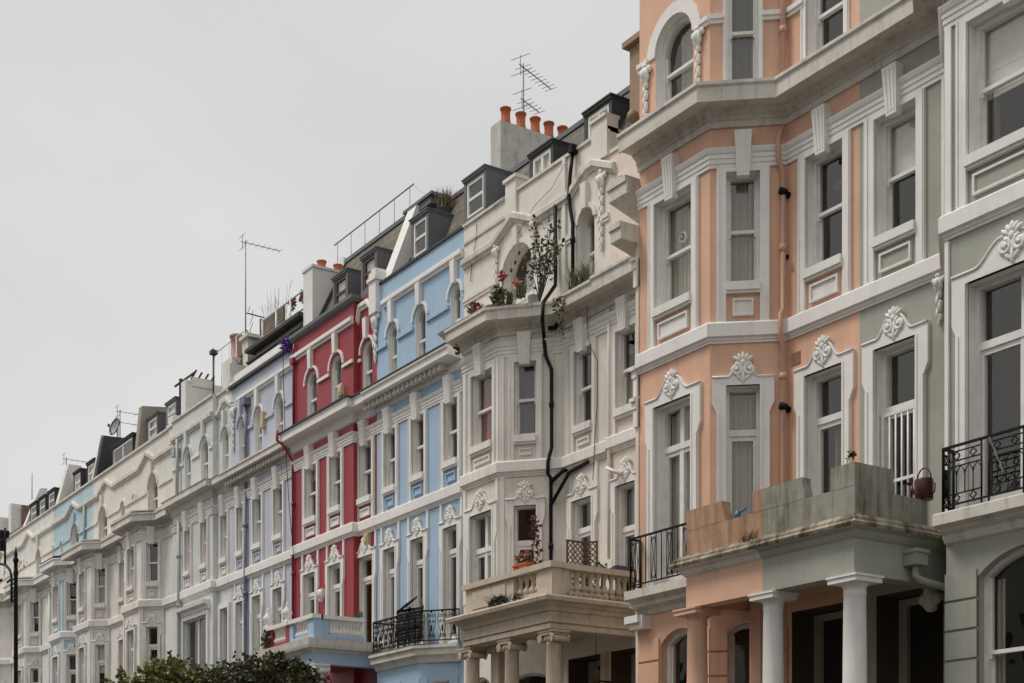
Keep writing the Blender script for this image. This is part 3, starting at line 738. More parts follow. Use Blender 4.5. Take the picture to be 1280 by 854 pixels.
wd = window(H, g3, a, b, 13.4, 15.2, transom=14.32); box_surround(H, wd, g3, a, b, 13.3, 15.4, 13.4, 15.2, TRIM, CORAL, side=.11, panel=False, sill=False, out=.03)
mb = MB(); mb.moulding(CL, string_prof(*ST)); H.part('string_course', mb, TRIM)
mb = MB(); mb.moulding(CL, ent_prof(*EN)); H.part('entablature', mb, TRIM)
mb = MB(); mb.moulding(CL, cornice_prof(12.85, 13.08, 13.38)); H.part('cornice', mb, TRIMOLD)
for g, s0, s1 in ((g1, 0, g1.S(812)), (g1, g1.S(874), g1.L), (g2, 0, g2.S(904)), (g2, g2.S(952), g2.L), (g3, 0, g3.S(1006)), (g3, g3.S(1060), g3.L)):
    mb = MB(); mb.sbox(g, s0, s1, -.01, .04, 14.50, 14.56); mb.sbox(g, s0, s1, -.01, .07, 14.56, 14.63); H.part('hood_band', mb, TRIM)
drop(H, g1, g1.S(809), 14.48, .75, TRIM); drop(H, g1, g1.S(874.5), 14.48, .75, TRIM)
# ground floor bay
gw = (g1.S(826), g1.L-.25)
window(H, g1, gw[0], gw[1], 1.4, 5.10, rise=.22, transom=3.2, rev=0); window(H, g2, .3, g2.L-.28, 1.4, 5.08, rise=.16, transom=3.2, rev=0)
rustic(H, g1, [(0, gw[0]-.02), (gw[1]+.02, g1.L+.02)], .3, 5.0, CORAL); rustic(H, g2, [(0, .27), (g2.L-.26, g2.L)], .3, 5.0, CORAL)
mb = MB(); mb.moulding([(-18.95, -.91), (-17.18, -.91), (-16.52, -.13)], [(0, 5.4), (.05, 5.42), (.08, 5.5), (.2, 5.54), (.2, 5.62), (.24, 5.64), (.33, 5.66), (.33, 5.8), (0, 5.84)]); H.part('balcony_slab', mb, TRIMOLD)
mb = MB(); mb.box(-18.985, -18.65, -1.1, -.9, 5.18, 5.40); mb.box(-19.05, -18.70, -1.16, -.95, 5.28, 5.4); H.part('slab_bracket', mb, TRIM)
ry = -1.14; rz = ZP(855, 655, ry)
railing(H, [(-18.9, -.93), (-18.9, ry), (-16.75, ry)], 5.83, rz, 'lyre')
# downpipe, spotlights
px_, py_ = g2.pt(g2.L-.07, .07, 0)[:2]
pipe(H, [(px_, py_, z) for z in (5.9, 7, 9.4)]+[(px_+.02, py_-.07, 9.5), (px_+.02, py_-.07, 9.86), (px_, py_, 9.95), (px_, py_, 12.1), (px_+.0, py_-.1, 12.25), (px_, py_-.1, 12.6), (px_, py_, 12.8)], .042, PIPEC, collars=[(px_, py_, 8.9), (px_, py_, 10.9), (px_, py_, 7.0)])
pipe(H, [(px_, py_, z) for z in (13.42, 15, 16.4)], .042, PIPEC, collars=[(px_, py_, 14.3)])
def spot(u, v, H=H, g=g3, L=.26, r=.05, k=.62):
    s = g.S(u); z = ZP(u, v, 0); mb = MB(); P = g.pt
    mb.tube([P(s, 0, z), P(s, .04, z)], .05, 10); mb.tube([P(s, .03, z), P(s, .09, z+.02)], .018, 6)
    mb.tube([P(s+.03, .06, z+.02), P(s-.02, .15, z+.035)], .04, 10, .062); mb.tube([P(s-.02, .15, z+.035), P(s-.03, .175, z+.04)], .062, 10, .05)
    H.part('spotlight', mb, IRON)
spot(986, 244); spot(986.5, 512); 
mb = MB(); z = ZP(984, 322); s = g3.S(985); mb.tube([g3.pt(s, 0, z), g3.pt(s-.02, .1, z+.01)], .035, 8); H.part('pipe_end', mb, IRON)
mb = MB(); s = g3.S(990); z = ZP(991, 450)
for k in range(6): mb.sbox(g3, s, s+.18, -.005, .015, z-.09+k*.032, z-.07+k*.032)
mb.sbox(g3, s-.01, s+.19, -.005, .006, z-.1, z+.1); H.part('air_brick', mb, paint('air_brick_clay', (.4, .22, .15)))
mb = MB(); s = g3.S(992); z = ZP(993, 334)
mb.tube([g3.pt(s, .02, z-.06), g3.pt(s, .02, z+.07), g3.pt(s-.05, .02, z-.02), g3.pt(s+.025, .02, z-.02)], .007, 5); H.part('house_number', mb, PIPEC)
H.finish()
mb = MB(); mb.box(-18.95, -14.9, .3, 9, 16.59, 16.75); H.part('roof', mb, LEADD)
CORALH = H

# ================================================================== GREY HOUSE
H = House('sage grey painted house at the near end with a wide bay window and iron balcony', -14.9, -8.4, GREY, TRIM, zmax=16.6, deep=True)
h3 = H.seg((-14.9, 0), (-13.28, 0), 0, 16.6); hC = H.seg((-13.28, 0), (-12.55, -.91), 0, 16.6); h1 = H.seg((-12.55, -.91), (-9.3, -.91), 0, 16.6); h2 = H.seg((-9.3, -.91), (-8.4, 0), 0, 16.6)
GL_ = [(-14.9, 0), (-13.28, 0), (-12.55, -.91), (-9.3, -.91), (-8.4, 0)]
a, b = h3.S(1094.7), h3.S(1147.3)
coral_windows(H, h3, a, b, None, None, None, None, blind2=11.32, inner=GREY)
wd = window(H, h3, a, b, 5.85, 8.80, 'french', transom=7.92); ornate_surround(H, wd, h3, a, b, 5.85, 8.8, TRIM, cs=.92)
s_ = MB()                                                     # white security gate in front of the door
ga, gb = a+.03, b-.01
for k in range(7): x = ga+.03+(gb-ga-.06)*k/6; s_.tube([h3.pt(x, -.10, 6.0), h3.pt(x, -.10, 7.86)], .014, 6)
for z in (6.0, 6.28, 6.47, 6.86, 7.84): s_.sbox(h3, ga, gb, -.115, -.085, z-.02, z+.025)
for x in (ga, gb-.05): s_.sbox(h3, x, x+.05, -.12, -.08, 5.95, 7.88)
s_.build('security_gate', FRAME, wd)
a, b = -12.2+12.55, -10.75+12.55
wd = window(H, h1, a, b, 10.40, 12.15, blind=11.2, curtain=(.0, .16, 10.45, 11.3, plain('brown_curtain', (.09, .07, .05), .9))); box_surround(H, wd, h1, a, b, ST[1], EN[0], *W2, TRIM, GREY, side=.16, key=KY, panel=TRIM, inner=GREY)
wd = window(H, h1, a, b, 5.85, 8.80, 'french', transom=8.0, mull=True); ornate_surround(H, wd, h1, a, b, 5.85, 8.8, TRIM, cs=.98)
mb = MB(); mb.moulding(GL_, string_prof(*ST)); H.part('string_course', mb, TRIM)
mb = MB(); mb.moulding(GL_, ent_prof(*EN)); H.part('entablature', mb, TRIM)
mb = MB(); mb.moulding(GL_, cornice_prof(12.85, 13.08, 13.38)); H.part('cornice', mb, TRIMOLD)
strips(H, h3, [h3.S(1083), h3.L-.06, h3.S(1153)], ST[1], EN[0], TRIM, .05)
strips(H, h1, [.05, 1.95], ST[1], EN[0], TRIM, .1)
strips(H, h1, [.03], 5.85, 9.45, TRIM, .06)
drop(H, h3, h3.L-.12, 9.45, .55, TRIM, w=.8)
gwin = (h1.S(1222), h1.S(1222)+1.55)
window(H, h1, gwin[0], gwin[1], 1.3, 5.32, rise=.3, transom=4.05, curtain=(.03, .12, 1.4, 5, CURT), fw=.06, rev=0); rustic(H, h1, [(0, gwin[0]-.0)], .3, 5.12, GREY, out=.03)
mb = MB(); mb.moulding(GL_[2:], [(0, 5.5), (.04, 5.52), (.07, 5.58), (.07, 5.62), (.16, 5.66), (.17, 5.70), (.27, 5.72), (.27, 5.86), (.24, 5.88), (0, 5.9)]); H.part('balcony_slab', mb, TRIMOLD)
railing(H, [(-12.42, -.93), (-12.42, -1.13), (-9.3, -1.13)], 5.88, 6.70, 'gothic')
mb = MB(); pts = []
for k in range(16):
    t = k/15; pts.append((XP(1237+t*17, -1.17), -1.17-.01*math.sin(k), ZP(1237+t*17, 549+t*41, -1.17)))
mb.tube(pts, .006, 4)
for k, p in enumerate(pts): mb.ell((p[0]+.012, p[1]-.01, p[2]), .018, .018)
fl = solo(mb.build('fairy_lights', [METAL]), 'short string of small fairy lights wound on the near iron balcony railing', 'fairy lights')
H.finish()
mb = MB(); mb.box(-14.9, -8.4, .3, 9, 16.59, 16.75); H.part('roof', mb, LEADD)
GREYH = H

# ------------------------------------------------------------------ the portico the coral and grey houses share, one half each
PX0, PX1, PM = -16.47, -13.13, -14.83; PY = -2.0
z_hi = ZP(1067.5, 577, PY); z_lo = ZP(1035, 615, PY); z_pl = 5.86
pa0, pa1 = XP(868, PY)+.0, XP(938, PY)           # left pier end, middle pier start
def portico_half(H, x0, x1, wallm, slabm, parm, right):
    r = MB()
    r.box(x0, x1, PY, PY+.26, 5.12, 5.60)
    if right: r.box(x1-.26, x1, PY+.26, -.02, 5.12, 5.60)
    else: r.box(x0, x0+.26, PY+.26, -.95, 5.12, 5.60)
    r.box(x0+(.0 if right else .26), x1-(.26 if right else 0), PY+.26, -.02, 5.42, 5.59)
    po = r.build('portico', wallm, H.root)
    for nm_, m_, pf in (('cove', wallm if right else TRIMOLD, [(0, 5.58), (.03, 5.60), (.08, 5.66), (.08, 5.69), (.165, 5.71)]), ('slab_edge', slabm, [(.165, 5.71), (.175, 5.715), (.19, 5.75), (.15, 5.79), (.15, 5.82), (.11, 5.87), (.0, 5.90)])):
        mb = MB()
        if right: mb.moulding([(x0, PY), (x1, PY), (x1, -.02)], pf, False)
        else: mb.moulding([(x0, -.95), (x0, PY), (x1, PY)], pf, False)
        if nm_ == 'cove': mb.build(nm_, m_, po)
    mb.face([(x0, PY, 5.898), (x1, PY, 5.898), (x1, -.02, 5.898), (x0, -.02, 5.898)]); mb.build('slab_edge', slabm, po)
    p = MB(); t = .16; zt = z_lo
    p.box(x0, x1, PY+.01, PY+.01+t, 5.89, zt)
    if right:
        p.box(x1-t-.005, x1-.005, PY+.01+t, -.6, 5.89, zt-.02)
        for a, b, z in ((x0, XP(1002, PY), z_hi), (XP(1038, PY), x1, z_hi)): p.box(a, b, PY+.007, PY+.013+t, zt, z)
        b = XP(1002, PY); p.prism([(b, PY+.008, zt), (b+.06, PY+.008, zt), (b, PY+.008, z_hi-.06)], (0, t, 0))
        p.box(x1-t-.007, x1-.003, PY+.02+t, PY+.75, zt-.02, z_hi)
    else:
        p.box(x0+.005, x0+t+.005, PY+.01+t, -1.2, 5.89, zt-.02)
        for a, b, z in ((x0, XP(902, PY), z_hi), (XP(940, PY), x1, z_hi)): p.box(a, b, PY+.007, PY+.013+t, zt, z)
        b = XP(902, PY); p.prism([(b, PY+.008, zt), (b+.06, PY+.008, zt), (b, PY+.008, z_hi-.06)], (0, t, 0))
    p.build('parapet', parm, po)
    return po
po = portico_half(CORALH, PX0, PM-.002, CORAL, SLABDIRTY, CORALDIRTY, False)
cy = PY+.2
column(CORALH, po, XP(871.5, cy), cy, .2, 5.12, .175, CORAL)
mb = MB(); x = XP(951, -.9); mb.box(x-.12, x+.12, -1.02, -.78, .2, 5.0); mb.box(x-.2, x+.2, -1.1, -.7, 5.0, 5.12); mb.build('pier', CORAL, po)
po = portico_half(GREYH, PM+.002, PX1, GREY, SLABDIRTY, GREYDIRTY, True)
column(GREYH, po, XP(966.5, cy), cy, .2, 5.12, .165, TRIM); column(GREYH, po, XP(1068.5, cy), cy, .2, 5.12, .175, TRIM)
mb = MB(); x = XP(1131, -.6); hz = ZP(1132, 688, PX1*0-.95)
mb.box(PX1+.005, PX1+.22, -1.08, -.84, 5.31, 5.50); mb.box(PX1+.0, PX1+.24, -1.1, -.82, 5.47, 5.52)
mb.tube([(PX1+.11, -.96, 5.33), (PX1+.11, -.96, 5.18), (PX1+.15, -.9, 5.12), (PX1+.3, -.5, 5.02), (PX1+.45, -.12, 4.95)], .05, 10); mb.build('rainwater_hopper', GREY, po)
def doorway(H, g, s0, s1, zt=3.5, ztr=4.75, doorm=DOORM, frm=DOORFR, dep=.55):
    """a door set back in a recess added for porch shade, with shade in its wall colour"""
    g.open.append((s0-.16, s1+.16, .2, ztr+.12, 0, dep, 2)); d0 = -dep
    mb = MB(); sb = mb.sbox
    for a in (s0-.155, s1): sb(g, a, a+.155, d0-.01, d0+.08, .2, ztr+.1)
    sb(g, s0, s1, d0-.01, d0+.08, ztr, ztr+.1); sb(g, s0, s1, d0-.01, d0+.07, zt, zt+.16)
    d = mb.build('door_frame', frm, H.root)
    mb = MB(); w = s1-s0; mb.sbox(g, s0+.002, s1-.002, d0-.05, d0+.02, .2, zt)
    for k in (0, 1):
        for z0, z1 in ((.5, 1.4), (1.6, zt-.25)): mb.sbox(g, s0+w*(.12+.42*k), s0+w*(.46+.42*k), d0+.02, d0+.04, z0, z1)
    mb.ell(g.pt(s0+w*.5, d0+.06, 1.5), .04, .04); mb.build('door', doorm, d)
    mb = MB(); mb.sbox(g, s0+.002, s1-.002, d0-.05, d0+.012, zt+.16, ztr); mb.build('fanlight', DARK, d)
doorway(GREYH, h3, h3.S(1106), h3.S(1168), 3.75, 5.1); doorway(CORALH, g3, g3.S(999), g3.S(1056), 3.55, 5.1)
mb = MB(); bx_, bz_ = XP(1158, -.2), ZP(1158, 748, -.2)
for k in range(4): mb.ell((bx_+.08*math.cos(k*1.6), -.12, bz_+.09*math.sin(k*1.6)), .1, .1)
mb.tube([(bx_+.05, 0, bz_+.1), (bx_+.05, -.16, bz_+.1), (bx_+.05, -.2, bz_-.02), (bx_+.05, -.1, bz_-.16)], .06, 8); mb.build('plaster_bracket', TRIMOLD, GREYH.root)
# dry weeds, plant, blue thing and watering can on the portico
mb = MB(); blades(mb, (XP(937, PY-.1), PY-.1, 5.83), .14, .04, 70, .2, .5, .006); solo(mb.build('weed_tuft', GRASSD), 'dry rusty weed tuft growing on the ledge below the coral portico parapet', 'weeds')
x0_, z0_ = XP(925, -1.9), z_lo
mb = MB(); mb.lathe((x0_-.04, -1.91, z_lo), [(.02, 0), (.045, .01), (.05, .06), (.045, .09), (.02, .11), (.018, .13)], 12); mb.tube([(x0_, -1.91, z_lo+.09), (x0_+.14, -1.91, z_lo+.12)], .014, 6); mb.tube([(x0_+.02, -1.91, z_lo+.10), (x0_-.03, -1.91, z_lo+.05)], .01, 6)
solo(mb.build('plant_sprayer', BLUEP), 'small blue plastic sprayer lying on the coral portico parapet', 'sprayer')
wx, wy = XP(1155, -.62), -.62; wz = z_lo-.01
t = thing('watering_can', 'dark red watering can with hoop handle on the grey portico parapet', 'watering can', (wx, wy, wz))
mb = MB(); mb.lathe((wx, wy, wz), [(.115, 0), (.125, .02), (.125, .26), (.115, .28), (.1, .285)], 20); mb.build('body', REDM, t)
mb = MB(); mb.tube([(wx+.12*math.cos(a), wy, wz+.26+.17*math.sin(a)) for a in [math.pi*k/14 for k in range(15)]], .01, 6); mb.tube([(wx+.12, wy, wz+.24), (wx+.19, wy, wz+.18), (wx+.18, wy, wz+.08), (wx+.12, wy, wz+.05)], .01, 6); mb.build('handle', REDM, t)
mb = MB(); mb.tube([(wx-.11, wy, wz+.06), (wx-.2, wy, wz+.18), (wx-.24, wy, wz+.26)], .028, 8, .018); mb.tube([(wx-.235, wy, wz+.25), (wx-.26, wy, wz+.29)], .02, 10, .045); mb.build('spout', REDM, t)
px2 = XP(1062, PY+.1)
mb = MB(); mb.tube([(px2-.07, PY+.1, z_hi-.01), (px2-.03, PY+.1, z_hi+.09), (px2+.01, PY+.1, z_hi+.15)], .006, 5); mb.tube([(px2-.02, PY+.1, z_hi+.1), (px2+.05, PY+.1, z_hi+.13)], .006, 5)
leaves(mb, (px2+.01, PY+.1, z_hi+.14), .09, .03, .06, 22, .07); solo(mb.build('seedling', LEAF2), 'dark little seedling sprouting from the corner of the grey portico parapet', 'plant')
mb = MB(); leaves(mb, (XP(1030, -.35), -.4, 6.15), .06, .06, .25, 60, .09); mb.tube([(XP(1030, -.35), -.4, 5.9), (XP(1030, -.35), -.4, 6.3)], .01, 5); solo(mb.build('balcony_plant', LEAF2), 'green leafy plant behind the grey portico parapet by the coral window', 'plant')
# ================================================================== CREAM HOUSE and PALE HOUSE
def modillions(H, g, s0, s1, z0, z1, o, mat, step=.2, w=.1):
    mb = MB(); n = int((s1-s0)/step)
    for i in range(n):
        c = s0+step*(i+.5); mb.sbox(g, c-w/2, c+w/2, .0, o, z0+.03, z1); mb.sbox(g, c-w/2-.01, c+w/2+.01, o-.08, o+.015, z0-.0, z0+.05)
    mb.cur = 0
    return mb.build('modillion_row', mat, H.root)
def dress(z0, z1):
    k = random.random(); c = random.choice([CURT, CURT, BLIND])
    if k < .42: return None, None
    if k < .62: return (.5, 1, z0+.02, z1-.02, c), None
    if k < .75: return (.72, 1, z0+.02, z1-.02, c), None
    if k < .88: return None, z1-(z1-z0)*random.uniform(.15, .45)
    return (0, 1, z0+.02, z0+(z1-z0)*.5, CURT), None
def std_w2(H, g, a, b, W2, ST, EN, KY, trim, cur=None, side=.12, panelm=None, near=False, blind=None):
    if cur is None and blind is None: cur, blind = dress(W2[0], W2[1])
    wd = window(H, g, a, b, *W2, near=near, curtain=cur, blind=blind)
    box_surround(H, wd, g, a, b, ST[1], EN[0], *W2, trim, H.wm, side=side, key=KY, panel=panelm or trim)
    return wd
def std_w1(H, g, a, b, z0, z1, trim, tr, mull=False, cs=.8, cur=None, side=.17, near=False, blind=None):
    if cur is None and blind is None: cur, blind = dress(z0, z1)
    wd = window(H, g, a, b, z0, z1, 'french', transom=tr, mull=mull, curtain=cur, near=near, blind=blind)
    ornate_surround(H, wd, g, a, b, z0, z1, trim, cs=cs, near=near, side=side); return wd
def gable_string(H, line, prof_z, cx=None, hw=.75, rise=.32, mat=None, flat=0):
    """string course on the flat wall that climbs to a blunt gable over the arched window; line: (x0,x1,y)"""
    x0, x1, y = line; z0, z1 = prof_z; mb = MB()
    pts = [(x0, 0)]
    if cx is not None: pts += [(cx-hw, 0), (cx-flat, rise), (cx+flat, rise), (cx+hw, 0)] if flat else [(cx-hw, 0), (cx, rise), (cx+hw, 0)]
    pts += [(x1, 0)]
    pts = [p for i, p in enumerate(pts) if i == 0 or p[0] > pts[i-1][0]+1e-4]
    pr = [(.002, z0-.05), (.04, z0-.05), (.05, z0), (.10, z0+.02), (.10, z1-.04), (.06, z1), (.002, z1)]
    for i in range(len(pts)-1):
        (xa, da), (xb, db) = pts[i], pts[i+1]
        for k in range(len(pr)-1):
            (o0, q0), (o1, q1) = pr[k], pr[k+1]
            mb.face([(xa, y-o0, q0+da), (xb, y-o0, q0+db), (xb, y-o1, q1+db), (xa, y-o1, q1+da)])
    for (xa, da), rv in ((pts[0], 1), (pts[-1], 0)):
        f = [(xa, y-o, q+da) for o, q in pr]; mb.face(f[::-1] if rv else f)
    return mb.build('parapet_string', mat, H.root)

H = House('weathered cream house with black downpipe and plants on its bay roof', -26.05, -20.97, CREAM, CREAMTRIM, zmax=14.68)
b_ = -.85
fx0, fx1, mx0 = XP(580.0, b_), XP(624.3, b_), XP(705, 0)
cr_ = H.seg((-26.05, 0), (fx0, b_), 0, 11.9); c1 = H.seg((fx0, b_), (fx1, b_), 0, 11.9); c2 = H.seg((fx1, b_), (mx0, 0), 0, 11.9); c3 = H.seg((mx0, 0), (-20.97, 0), 0, 11.9); c4 = H.seg((-26.05, 0), (-20.97, 0), 11.9, 14.68)
CLN = [(fx0-.02, b_), (fx1, b_), (mx0, 0), (-20.97, 0)]
W2 = (9.46, 10.89); ST = (8.78, 8.99); EN = (11.0, 11.27); KY = (10.82, 11.42)
std_w2(H, c1, c1.S(590.3), c1.S(617.3), W2, ST, EN, KY, CREAMTRIM, near=True, cur=(.0, .42, 9.5, 10.8, PINKC))
std_w2(H, c2, c2.S(643), c2.S(671), W2, ST, EN, KY, CREAMTRIM, near=True, cur=(0, 1, 9.5, 10.85, plain('dim_grey_curtain', (.17, .16, .145), .9)))
std_w2(H, c3, c3.S(719), c3.S(742), W2, ST, EN, KY, CREAMTRIM, near=True, cur=(.35, .75, 9.5, 10.1, plain('brown_blind', (.12, .06, .035), .9)))
std_w1(H, c1, c1.S(589.3), c1.S(617.3), 5.95, 8.12, CREAMTRIM, 7.42, mull=True, cs=.85, near=True)
std_w1(H, c2, c2.S(643), c2.S(671), 5.95, 8.12, CREAMTRIM, 7.42, cs=.85, near=True)
std_w1(H, c3, c3.S(717), c3.S(742), 5.95, 8.08, CREAMTRIM, 7.52, cs=.85, near=True, cur=(.5, 1, 6.5, 8.0, plain('ochre_curtain', (.28, .17, .08), .9)))
mb = MB(); mb.moulding(CLN, string_prof(*ST)); H.part('string_course', mb, CREAMTRIM)
mb = MB(); mb.moulding(CLN, ent_prof(*EN)); H.part('entablature', mb, CREAMTRIM)
mb = MB(); mb.moulding(CLN, cornice_prof(11.42, 11.62, 11.86, .42)); mb.face([(fx0-.4, b_-.4, 11.9), (fx1+.2, b_-.4, 11.9), (mx0+.2, .05, 11.9), (-26.0, .05, 11.9)]); H.part('cornice', mb, TRIMOLD)
strips(H, c1, [.06, c1.L-.05], ST[1], EN[0], CREAMTRIM, .1); strips(H, c2, [.05, c2.L-.25], ST[1], EN[0], CREAMTRIM, .1); strips(H, c3, [.1], ST[1], 11.4, CREAM, .2, 'pilaster')
strips(H, c1, [.06, c1.L-.06], 6.4, ST[0]-.06, CREAMTRIM, .09); strips(H, c2, [.06, c2.L-.2], 6.4, ST[0]-.06, CREAMTRIM, .09); strips(H, c3, [c3.S(747), c3.S(713)], 8.2, ST[0]-.06, CREAMTRIM, .07)
a, b = c4.sx(-24.55), c4.sx(-23.42)
wd = window(H, c4, a, b, 12.0, 13.62, 'french', rise=.5, transom=12.62, mull=False, curtain=(.3, .75, 12.65, 13.4, BLIND), dep=.2)
arch_hood(H, wd, c4, a, b, 13.12, .5, CREAM, 13.95, w=.09, out=.04)
a, b = c4.sx(-21.92), c4.sx(-21.43)
wd = window(H, c4, a, b, 12.1, 13.5, rise=.24, transom=12.72, dep=.2); arch_hood(H, wd, c4, a, b, 13.26, .24, CREAM, 13.95, w=.09, out=.04)
for s0, s1 in ((0, c4.sx(-24.7)), (c4.sx(-23.28), c4.sx(-22.08)), (c4.sx(-21.3), c4.L)):
    mb = MB(); mb.sbox(c4, s0, s1, -.01, .05, 13.08, 13.16); mb.sbox(c4, s0, s1, -.01, .03, 13.02, 13.08); H.part('hood_band', mb, CREAM)
gable_string(H, (-26.05, -22.36, -.0), (13.84, 14.0), -24.12, .7, .32, TRIMOLD, flat=.02)
gable_string(H, (-22.36, -20.97, -.0), (13.84, 14.0), -21.5, .72, .30, TRIMOLD, flat=.1)
mb = MB(); mb.box(-22.4, -22.3, -.05, .0, 11.95, 14.68); H.part('pilaster_strip', mb, CREAM)
mb = MB(); mb.box(-24.36, -23.98, -.06, .2, 14.2, 14.95); mb.box(-24.4, -23.94, -.1, .24, 14.95, 15.02); H.part('parapet_pier', mb, CREAM)
mb = MB(); mb.box(-21.45, -20.97, -.06, .2, 14.2, 14.92); mb.box(-21.48, -20.97, -.1, .24, 14.92, 14.98); H.part('parapet_pier', mb, CREAM)
mb = MB(); mb.box(-26.05, -24.4, -.03, .0, 14.30, 14.36); mb.box(-26.05, -20.97, -.04, .3, 14.68, 14.74); H.part('parapet_coping', mb, TRIMOLD)
for u, z, L in ((621.5, 13.78, .8), (669, 13.85, .75), (753.5, 13.9, 1.25)): drop(H, c4, c4.S(u), z, L, TRIM, w=1.1 if u > 700 else .9)
H.finish()
mansard(H, -26.05, -20.97, SLATE, z0=14.55, z1=15.98, y0=.28, y1=1.0)
d = dormer(H, -26.42, -25.72, .3, 15.05, 15.84, LEAD, over=.0); dormer_glass(d, -26.42, -25.72, .3, 15.05, 15.84)
d = dormer(H, -23.9, -23.25, .3, 14.8, 15.38, LEADD, double=True, over=.0); dormer_glass(d, -23.9, -23.25, .3, 14.8, 15.38, True)
d = dormer(H, -22.04, -21.36, .3, 14.8, 15.44, LEADD, double=True, over=.0); dormer_glass(d, -22.04, -21.36, .3, 14.8, 15.44, True)
ch_y = [1.08, 1.44, 1.83, 2.25, 2.72]
chimney(H, -26.5, -26.1, .96, 3.6, 14.2, 17.27, CHIMR, pots=5, ys=[YX(u, -26.3) for u in (632, 651, 669, 686, 703)], potr=.115, poth=.36, cap=False)
def bpipe(pts, r=.055, col=(), name='downpipe'): return pipe(H, pts, r, IRON, name, col)
ux = XP(694, -.02)
q = lambda u, v, p: (XP(u, p), p, ZP(u, v, p))
cbx, cby = c2.pt(c2.S(690), .09, 0)[:2]
bpipe([q(694, 256, -.07), q(694.5, 343, -.07), q(694, 357, -.1), q(679, 378, -.9), q(678, 400, -.95), (cbx-.1, cby-.1, ZP(680, 420, cby)), (cbx-.1, cby-.06, ZP(680, 447, cby)), (cbx+.02, cby, ZP(689, 462, cby)), (cbx+.02, cby, ZP(689, 560, cby)), (cbx, cby-.07, ZP(688, 578, cby)), (cbx, cby-.07, ZP(688, 594, cby)), (cbx, cby, 8.6), (cbx, cby, 6.2)], .036, [(cbx+.02, cby, 10.0), (cbx, cby, 7.3)])
bpipe([q(716, 190, -.06), q(713, 215, -.09), q(711, 245, -.07), q(713, 262, -.07), q(716, 280, -.07), q(716, 352, -.07)], .036, [q(716, 300, -.07)])
mb = MB(); x, y, z = q(715, 190, -.1); mb.box(x-.06, x+.06, y-.05, y+.1, z-.02, z+.13); H.part('rainwater_hopper', mb, IRON)
bpipe([(cbx, cby-.02, 8.05), q(712, 590, -.06), q(736, 577, -.05), q(738, 577, -.0)], .036, (), 'waste_pipe')
bpipe([(cbx, cby-.02, 8.5), q(704, 588, -.1), q(709, 588, -.02)], .04, (), 'waste_pipe')
bpipe([(cbx-.05, cby-.0, ZP(686, 411, cby)), q(694, 410, -.2), q(697, 404, -.1), q(699, 402, 0)], .045, (), 'waste_pipe')
def cable(u0v, name='cable', r=.007, p=-.06, HH=None): 
    mb = MB(); mb.tube([(XP(u, p), p, ZP(u, v, p)) for u, v in u0v], r, 5); return mb.build(name, IRON, (HH or H).root)
cable([(733.5, 365), (734, 400), (735.5, 422), (739, 435), (747, 452), (747, 500), (744, 540), (741, 600)], p=-.12)
cable([(596, 279), (595, 300), (590, 330), (588, 352)], p=-.03); cable([(706, 205), (690, 235), (668, 258), (655, 280), (640, 305)], p=-.05, r=.005); cable([(640, 238), (615, 260), (590, 278)], p=-.05, r=.005)
# hanging strings and string of ornaments in the arched window
mb = MB()
for k, (u, v) in enumerate(((649, 306), (654, 326), (644, 318), (657, 313), (639, 328))):
    x, y, z = q(u, v, -.1); mb.tube([(x, y, z), (x, y, z-.12)], .004, 4); mb.ell((x, y, z-.16), .03, .05)
solo(mb.build('wind_chimes', [DWOOD]), 'small hanging wind chimes in the arched window of the cream house', 'wind chimes')
CREAMH = H
# plants on the bay roof and cornice
def plant(name, label, c, rx, ry, rz, n, size, mat, pot=None, potr=.1, cat='plant', extra=None, hollow=.2):
    t = thing(name, label, cat, c); z = c[2]
    if pot:
        mb = MB(); mb.lathe((c[0], c[1], z), [(potr*.75, 0), (potr, potr*1.5), (potr*1.08, potr*1.5), (potr*1.08, potr*1.75), (potr*.9, potr*1.75)], 14); mb.build('pot', pot, t); z += potr*1.6
    mb = MB()
    for k in range(5): mb.tube([(c[0], c[1], z-.03), (c[0]+random.uniform(-.6, .6)*rx, c[1]+random.uniform(-.6, .6)*ry, z+rz*random.uniform(.8, 1.7))], .008, 5)
    mb.build('stems', BARK, t); mb = MB(); leaves(mb, (c[0], c[1], z+rz), rx, ry, rz, n, size, hollow=hollow); mb.build('leaves', mat, t)
    if extra:
        mb = MB(); extra(mb); mb.build('flowers', extra.mat, t)
    return t
zr = 11.9
x = XP(591, -1.2); plant('flower_box_plant', 'rusty red flowering plant spilling over the left corner of the cream bay roof', (x, -1.15, zr), .22, .12, .12, 170, .07, LEAF5)
x = XP(620, -1.15); plant('potted_plant', 'yellow green leafy plant beside a magenta bloom on the cream bay roof', (x, -1.1, zr), .2, .14, .17, 190, .09, LEAF3)
x = XP(628, -1.1); t = thing('artificial_flower', 'single magenta bloom on a stem on the cream bay roof', 'flower', (x, -1.1, zr)); mb = MB(); mb.tube([(x, -1.1, zr), (x, -1.1, zr+.42)], .012, 5); mb.build('stem', LEAF3, t); mb = MB(); leaves(mb, (x, -1.1, zr+.46), .06, .06, .09, 50, .07, hollow=.1); mb.build('petals', FLP, t)
x = XP(646, -1.0); t = thing('artificial_flower', 'single salmon pink bloom on a stem in front of the cream arched window', 'flower', (x, -1.0, zr)); mb = MB(); mb.tube([(x, -1, zr), (x, -1, zr+.2)], .01, 5); mb.build('stem', LEAF3, t); mb = MB(); leaves(mb, (x, -1., zr+.26), .06, .06, .07, 40, .07, hollow=.1); mb.build('petals', FLPK, t)
for u, lab in ((637, 'low green spiky plant left of the salmon bloom on the cream bay roof'), (652, 'low green spiky plant right of the salmon bloom on the cream bay roof')):
    x = XP(u, -.9); mb = MB(); blades(mb, (x, -.9, zr), .1, .06, 40, .3, .3, .014); solo(mb.build('spiky_plant', LEAF3), lab, 'plant')
